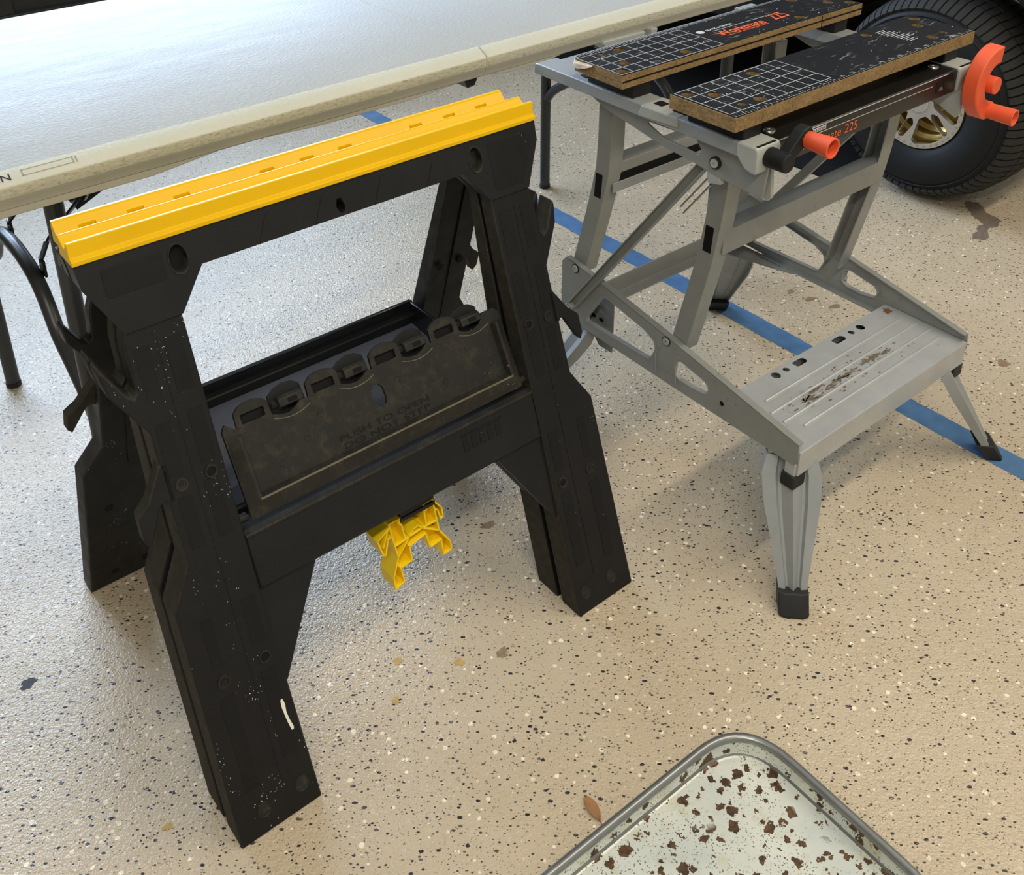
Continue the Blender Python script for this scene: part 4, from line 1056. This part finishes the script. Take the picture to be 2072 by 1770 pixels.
# moulded label outline and pen marks on the bevelled rim
def RB(a, t): return P(a, -.022 + .0185 * t, .7342 - .0096 * t + .0006)
bm = bmesh.new()
for a0_, b0_, a1_, b1_ in ((-.772, .25, -.704, .30), (-.772, .72, -.704, .77), (-.772, .25, -.7705, .77), (-.7055, .25, -.704, .77), (-.701, .25, -.6995, .80)):
    bm.faces.new([bm.verts.new(RB(*q_)) for q_ in ((a0_, b0_), (a1_, b0_), (a1_, b1_), (a0_, b1_))])
finish(bm, 'moulded_frame', M['mold'], tb, smooth=0)
text_mesh('NN', 'pen_mark', M['ink'], tb, (-.813, -.85), .026, .55, lambda a, b: RB(a, -b + 0.0))
# leg frames: two tubes with a wishbone stretcher and a locking strap
for su in (-1, 1):
    UL = su * .729
    for v, tx in ((-.062, 0), (-.668, 0)):
        bm = bmesh.new(); tube(bm, [(UL, v + (.004 if v > -.3 else -.004) * 0, .705), (UL, v - (.010 if v > -.3 else -.010) * .4, 0.004)], .0138, n=18)
        lg = finish(bm, 'leg', M['legmetal'], tb)
        bm = bmesh.new(); cyl(bm, (UL, v - (.004 if v > -.3 else -.004), .010), (UL, v - (.004 if v > -.3 else -.004), 0), .0152, .0148); finish(bm, 'foot_cap', M['rubber'], lg)
    w = [(-.066, .270), (-.092, .300), (-.143, .335), (-.195, .368), (-.2335, .418), (-.280, .446), (-.3625, .456), (-.445, .446), (-.4915, .418), (-.530, .368), (-.582, .335), (-.633, .300), (-.659, .270)]
    bm = bmesh.new(); tube(bm, [(UL, a, b) for a, b in smoothpath(w, 4)], .0122, n=14); finish(bm, 'stretcher', M['legmetal'], tb)
    iu = -su
    for v in (-.262, -.432):
        s_ = 1 if v > -.36 else -1
        bm = bmesh.new(); pts = [(UL + iu * .014, v, .440), (UL + iu * .014, v, .470), (UL + iu * .030, v - s_ * .010, .492), (UL + iu * .115, -.347 + s_ * .012, .524)]
        for a, b, sd_ in zip(pts, pts[1:], ((0, 1, 0), (0, 1, .4), (0, .7, .7))): bar(bm, a, b, .022, .004, sd_)
        st = finish(bm, 'lock_strap', M['strap'], tb)
        bm = bmesh.new(); cyl(bm, (UL + iu * .010, v, .455), (UL + iu * .0175, v, .455), .0065, n=6); finish(bm, 'bolt', M['steel'], st)
    bm = bmesh.new(); a = (UL + iu * .098, -.347, .512); b = (UL + iu * .480, -.347, .690)
    sweep(bm, [a, b], [(-.017, -.004), (.017, -.004), (.017, .010), (.014, .010), (.014, -.001), (-.014, -.001), (-.014, .010), (-.017, .010)], (0, 1, 0)); ch = finish(bm, 'lock_channel', M['strap'], tb)
    bm = bmesh.new(); rg = []
    for k in range(17):
        t = 2 * PI * k / 16
        rg.append((UL + iu * (.120 + .006 * math.cos(t)), -.347 + .026 * math.sin(t), .528 + .014 * math.cos(t)))
    tube(bm, rg, .0022, n=8); finish(bm, 'lock_ring', M['steel'], ch)

# ------------------------------------------------------------------ rusty tray in the foreground
PAN = ((.3340, .9930), math.radians(37.2))
pn = thing('metal_tray', 'rust-spotted shallow metal tray with a rolled rim lying on the floor in the foreground', 'tray', PAN)
def rr_(ins, r, n=10):
    u0, u1, v0, v1 = -.46 + ins, 0 - ins, 0 + ins, .34 - ins
    return fillet([(u0, v0), (u1, v0), (u1, v1), (u0, v1)], max(r, .004), n)
def loft(levels, mat, name, parent, cap=True, smooth=50):
    bm = bmesh.new(); rings = []
    for ins, z, r in levels: rings.append([bm.verts.new(P(a, b, z)) for a, b in rr_(ins, r)])
    n_ = len(rings[0])
    for a, b in zip(rings, rings[1:]):
        for i in range(n_): bm.faces.new((a[i], a[(i + 1) % n_], b[(i + 1) % n_], b[i]))
    if cap: bm.faces.new(rings[-1])
    return finish(bm, name, mat, parent, smooth=smooth)
# fillet() uses quadratic corners: radius tuned so the corner apex sits where it should
loft([(.0050, .0285, .085), (.0062, .0240, .084), (.0085, .0080, .081), (.0100, .0042, .079), (.0130, .0030, .077), (.0150, .0028, .075)], M['pan'], 'pan_body', pn)
bm = bmesh.new(); loft([(.003, .027, .085), (.008, .008, .080), (.014, .0005, .075)], M['panrim'], 'pan_outside', pn, cap=True); bm.free()
bm = bmesh.new(); lp = rr_(.0035, .085); pts = [(a, b, .0300) for a, b in lp]; pts.append(pts[0])
n_ = 12; rings = []
N_ = len(lp)
for i in range(N_):
    a = Vector(lp[i - 1]); b = Vector(lp[i]); c = Vector(lp[(i + 1) % N_])
    d_ = ((b - a).normalized() + (c - b).normalized()).normalized(); nrm = Vector((d_.y, -d_.x))
    rings.append([bm.verts.new(P(b.x + nrm.x * .0062 * math.cos(t), b.y + nrm.y * .0062 * math.cos(t), .0290 + .0062 * math.sin(t))) for t in [2 * PI * k / n_ for k in range(n_)]])
for i in range(N_):
    a = rings[i]; b = rings[(i + 1) % N_]
    for k in range(n_): bm.faces.new((a[k], a[(k + 1) % n_], b[(k + 1) % n_], b[k]))
finish(bm, 'rolled_rim', M['panrim'], pn, smooth=60)

# dry leaf beside the tray
lf = thing('dry_leaf', 'small curled tan dry leaf on the floor beside the metal tray', 'leaf', None, loc=(.121, .880, 0), rot=math.radians(118))
bm = bmesh.new(); n_ = 10
rows = []
for k in range(n_ + 1):
    t = k / n_; w = .0068 * math.sin(PI * t) ** .8 + .0003; x = -.019 + .038 * t
    rows.append([bm.verts.new((x, -w, .0042 + .002 * math.sin(PI * t))), bm.verts.new((x, 0, .0012 + .001 * t)), bm.verts.new((x, w, .0036 + .001 * math.sin(PI * t)))])
for a, b in zip(rows, rows[1:]):
    for i in (0, 1): bm.faces.new((a[i], a[i + 1], b[i + 1], b[i]))
bl = finish(bm, 'leaf_blade', M['leaf'], lf, smooth=60)
sd = bl.modifiers.new('thick', 'SOLIDIFY'); sd.thickness = .0005
bm = bmesh.new(); tube(bm, [(-.026, 0, .0012), (-.018, 0, .0012), (.018, 0, .0024)], .0005, n=6); finish(bm, 'leaf_stem', M['leaf'], lf)

# ------------------------------------------------------------------ vehicle: wheel, fender, sill; and the mat under it
vh = thing('parked_cart', 'black parked cart with a wide treaded tire and a gold and silver wheel', 'vehicle', WM)
WV, WZ, WU = -.518, .2830, 1.118
def WH(ang, r, uo): return P(WU + uo, WV + r * math.cos(ang), WZ + r * math.sin(ang))
def lathe(prof, name, mat, parent, n=96, close=False, smooth=40):
    bm = bmesh.new(); rings = [[bm.verts.new(WH(2 * PI * k / n, r, u)) for k in range(n)] for r, u in prof]
    pr = list(zip(rings, rings[1:])) + ([(rings[-1], rings[0])] if close else [])
    for a, b in pr:
        for i in range(n): bm.faces.new((a[i], a[(i + 1) % n], b[(i + 1) % n], b[i]))
    return finish(bm, name, mat, parent, smooth=smooth)
TP = [(.1285, .006), (.1330, -.002), (.150, -.014), (.180, -.022), (.212, -.020), (.238, -.006), (.2560, .016), (.2660, .040), (.2740, .078), (.2755, .125), (.2740, .172), (.2660, .210), (.2560, .234), (.238, .256), (.212, .268), (.180, .270), (.140, .258)]
tire = lathe(TP, 'tire', M['tire'], vh, n=120, close=True)
lathe([(.2290, -.0135), (.2310, -.0150), (.2335, -.0115)], 'sidewall_ring', M['tire'], tire, n=96)
def prof_at(s):
    # s runs along the profile from the outer sidewall (0) to the inner one (1)
    Q_ = [(.240, -.0065), (.2570, .0155), (.2670, .040), (.2750, .078), (.2765, .125), (.2750, .172), (.2670, .210), (.2570, .2345), (.240, .2565)]
    x = s * (len(Q_) - 1); i = min(int(x), len(Q_) - 2); f = x - i
    return (Q_[i][0] + (Q_[i + 1][0] - Q_[i][0]) * f, Q_[i][1] + (Q_[i + 1][1] - Q_[i][1]) * f)
bm = bmesh.new()
def block(cells, h=.0075, ns=3):
    """cells: list of (s, a0, a1): angular extent at each station along the profile"""
    rows_i = []; rows_o = []
    for s, a0, a1 in cells:
        r, u = prof_at(s); r0, u0 = prof_at(max(0, s - .02)); r1, u1 = prof_at(min(1, s + .02))
        tn = Vector((r1 - r0, u1 - u0)).normalized(); nm = Vector((tn.y, -tn.x))
        if nm.x < 0: nm = -nm
        rows_i.append([bm.verts.new(WH(a, r - nm.x * .002, u - nm.y * .002)) for a in (a0, (a0 + a1) / 2, a1)])
        rows_o.append([bm.verts.new(WH(a, r + nm.x * h, u + nm.y * h)) for a in (a0, (a0 + a1) / 2, a1)])
    for q_ in (rows_o,):
        for a, b in zip(q_, q_[1:]):
            for i in range(2): bm.faces.new((a[i], a[i + 1], b[i + 1], b[i]))
    for k in range(len(cells) - 1):
        bm.faces.new((rows_i[k][0], rows_i[k + 1][0], rows_o[k + 1][0], rows_o[k][0])); bm.faces.new((rows_i[k][2], rows_o[k][2], rows_o[k + 1][2], rows_i[k + 1][2]))
    for k in (0, -1):
        for i in range(2): bm.faces.new((rows_i[k][i], rows_i[k][i + 1], rows_o[k][i + 1], rows_o[k][i]))
NP = 74; st_ = 2 * PI / NP
for k in range(NP):
    a = k * st_
    # curved shoulder lugs on both sides
    for side in (0, 1):
        S = (lambda s: s) if side == 0 else (lambda s: 1 - s)
        off = a + side * st_ * .5
        block([(S(.02), off + st_ * .00, off + st_ * .80), (S(.12), off + st_ * .00, off + st_ * .80), (S(.22), off + st_ * .06, off + st_ * .86), (S(.31), off + st_ * .20, off + st_ * 1.02)])
    # intermediate blocks
    for side in (0, 1):
        S = (lambda s: s) if side == 0 else (lambda s: 1 - s)
        off = a + side * st_ * .4
        block([(S(.325), off + st_ * .14, off + st_ * .94), (S(.385), off + st_ * .06, off + st_ * .88), (S(.425), off + st_ * .10, off + st_ * .80)])
    # centre rib
    block([(.445, a + st_ * .02, a + st_ * .93), (.50, a + st_ * .10, a + st_ * 1.00), (.555, a + st_ * .02, a + st_ * .93)])
tr = finish(bm, 'tread', M['tread'], tire, smooth=30); tr['kind'] = 'stuff'
# wheel: machined face with windows, gold barrel with steps
rim = lathe([(.1290, -.004), (.1300, .000), (.1290, .006), (.1240, .020), (.1180, .030), (.1180, .050), (.1060, .056), (.1060, .085), (.0940, .092), (.0940, .150), (.050, .155), (.050, .06), (.0, .06)], 'rim', M['gold'], vh, n=72); rim['label'] = 'gold stepped wheel barrel'
def face_pt(x, y, d): return P(WU + d, WV + x, WZ + y)
pol = lambda r, a: (r * math.cos(math.radians(a)), r * math.sin(math.radians(a)))
hls = []
for k in range(5):
    a = -104 + 72 * k
    hls.append(fillet([pol(.046, a + 5), pol(.066, a + 12), pol(.112, a + 0), pol(.1165, a - 4), pol(.112, a - 8), pol(.062, a - 9)], .006, 3))
    b = -65 + 72 * k
    hls.append(fillet([pol(.047, b - 12), pol(.044, b + 16), pol(.066, b + 24), pol(.113, b + 24), pol(.117, b + 18), pol(.1185, b), pol(.1185, b - 20), pol(.112, b - 26)], .008, 3))
bm = bmesh.new(); ext(bm, circle(0, 0, .1290, n=96), face_pt, -.0045, .010, holes=hls)
wf = finish(bm, 'wheel_face', M['rim'], vh, bevel=.0012, smooth=35); wf['label'] = 'machined silver wheel spokes'
for k in range(40):
    a = 360 / 40 * k
    if any(abs(((a - (-104 + 72 * j) + 180) % 360) - 180) < 0 for j in range(5)): continue
    x, y = pol(.1225, a); bm = bmesh.new(); ext(bm, circle(x, y, .0022, n=10), face_pt, -.0062, -.004)
    finish(bm, 'rim_bolt', M['gold'], wf, smooth=0)
bm = bmesh.new(); cyl(bm, (WU - .010, WV, WZ), (WU + .012, WV, WZ), .030, .036); finish(bm, 'hub_cap', M['rim'], vh, bevel=.003)
bm = bmesh.new(); cyl(bm, (WU + .10, WV, WZ), (WU + .80, WV, WZ), .03); finish(bm, 'axle', M['body'], vh)
# arched black fender and body shell above and behind the wheel
bm = bmesh.new(); n_ = 20; R0, R1 = .360, .375
arch = [(WV + R1 * math.cos(math.radians(a)), WZ + R1 * math.sin(math.radians(a))) for a in range(20, 165, 8)]
arc2 = [(WV + R0 * math.cos(math.radians(a)), WZ + R0 * math.sin(math.radians(a))) for a in range(160, 19, -8)]
ext(bm, arch + arc2, lambda v, z, d: P(d, v, z), WU + .03, WU + .55); finish(bm, 'fender', M['body'], vh, bevel=.003)
bm = bmesh.new(); ext(bm, fillet([(-2.4, .33), (-.90, .33), (-.84, .40), (-.86, .62), (-1.0, .80), (-2.4, .80)], .05), lambda v, z, d: P(d, v, z), WU + .06, WU + 1.2); finish(bm, 'body_shell', M['body'], vh, bevel=.01)
bm = bmesh.new(); box(bm, WU + .30, WU + .46, -2.0, .05, .30, .42); finish(bm, 'chassis_rail', M['body'], vh, bevel=.01)
mt = None
bm = bmesh.new()
ext(bm, [(1.0500, -.640), (2.05, -.635), (2.05, -2.45), (1.046, -2.45)], P, 0.0004, .006)
mt = finish(bm, 'floor_mat', M['mat'], None, bevel=.0015)
mt.location = (WM[0][0], WM[0][1], 0); mt.rotation_euler = (0, 0, WM[1])
mt['label'] = 'dark grey carpet mat lying under the parked cart beside the wheel'; mt['category'] = 'mat'
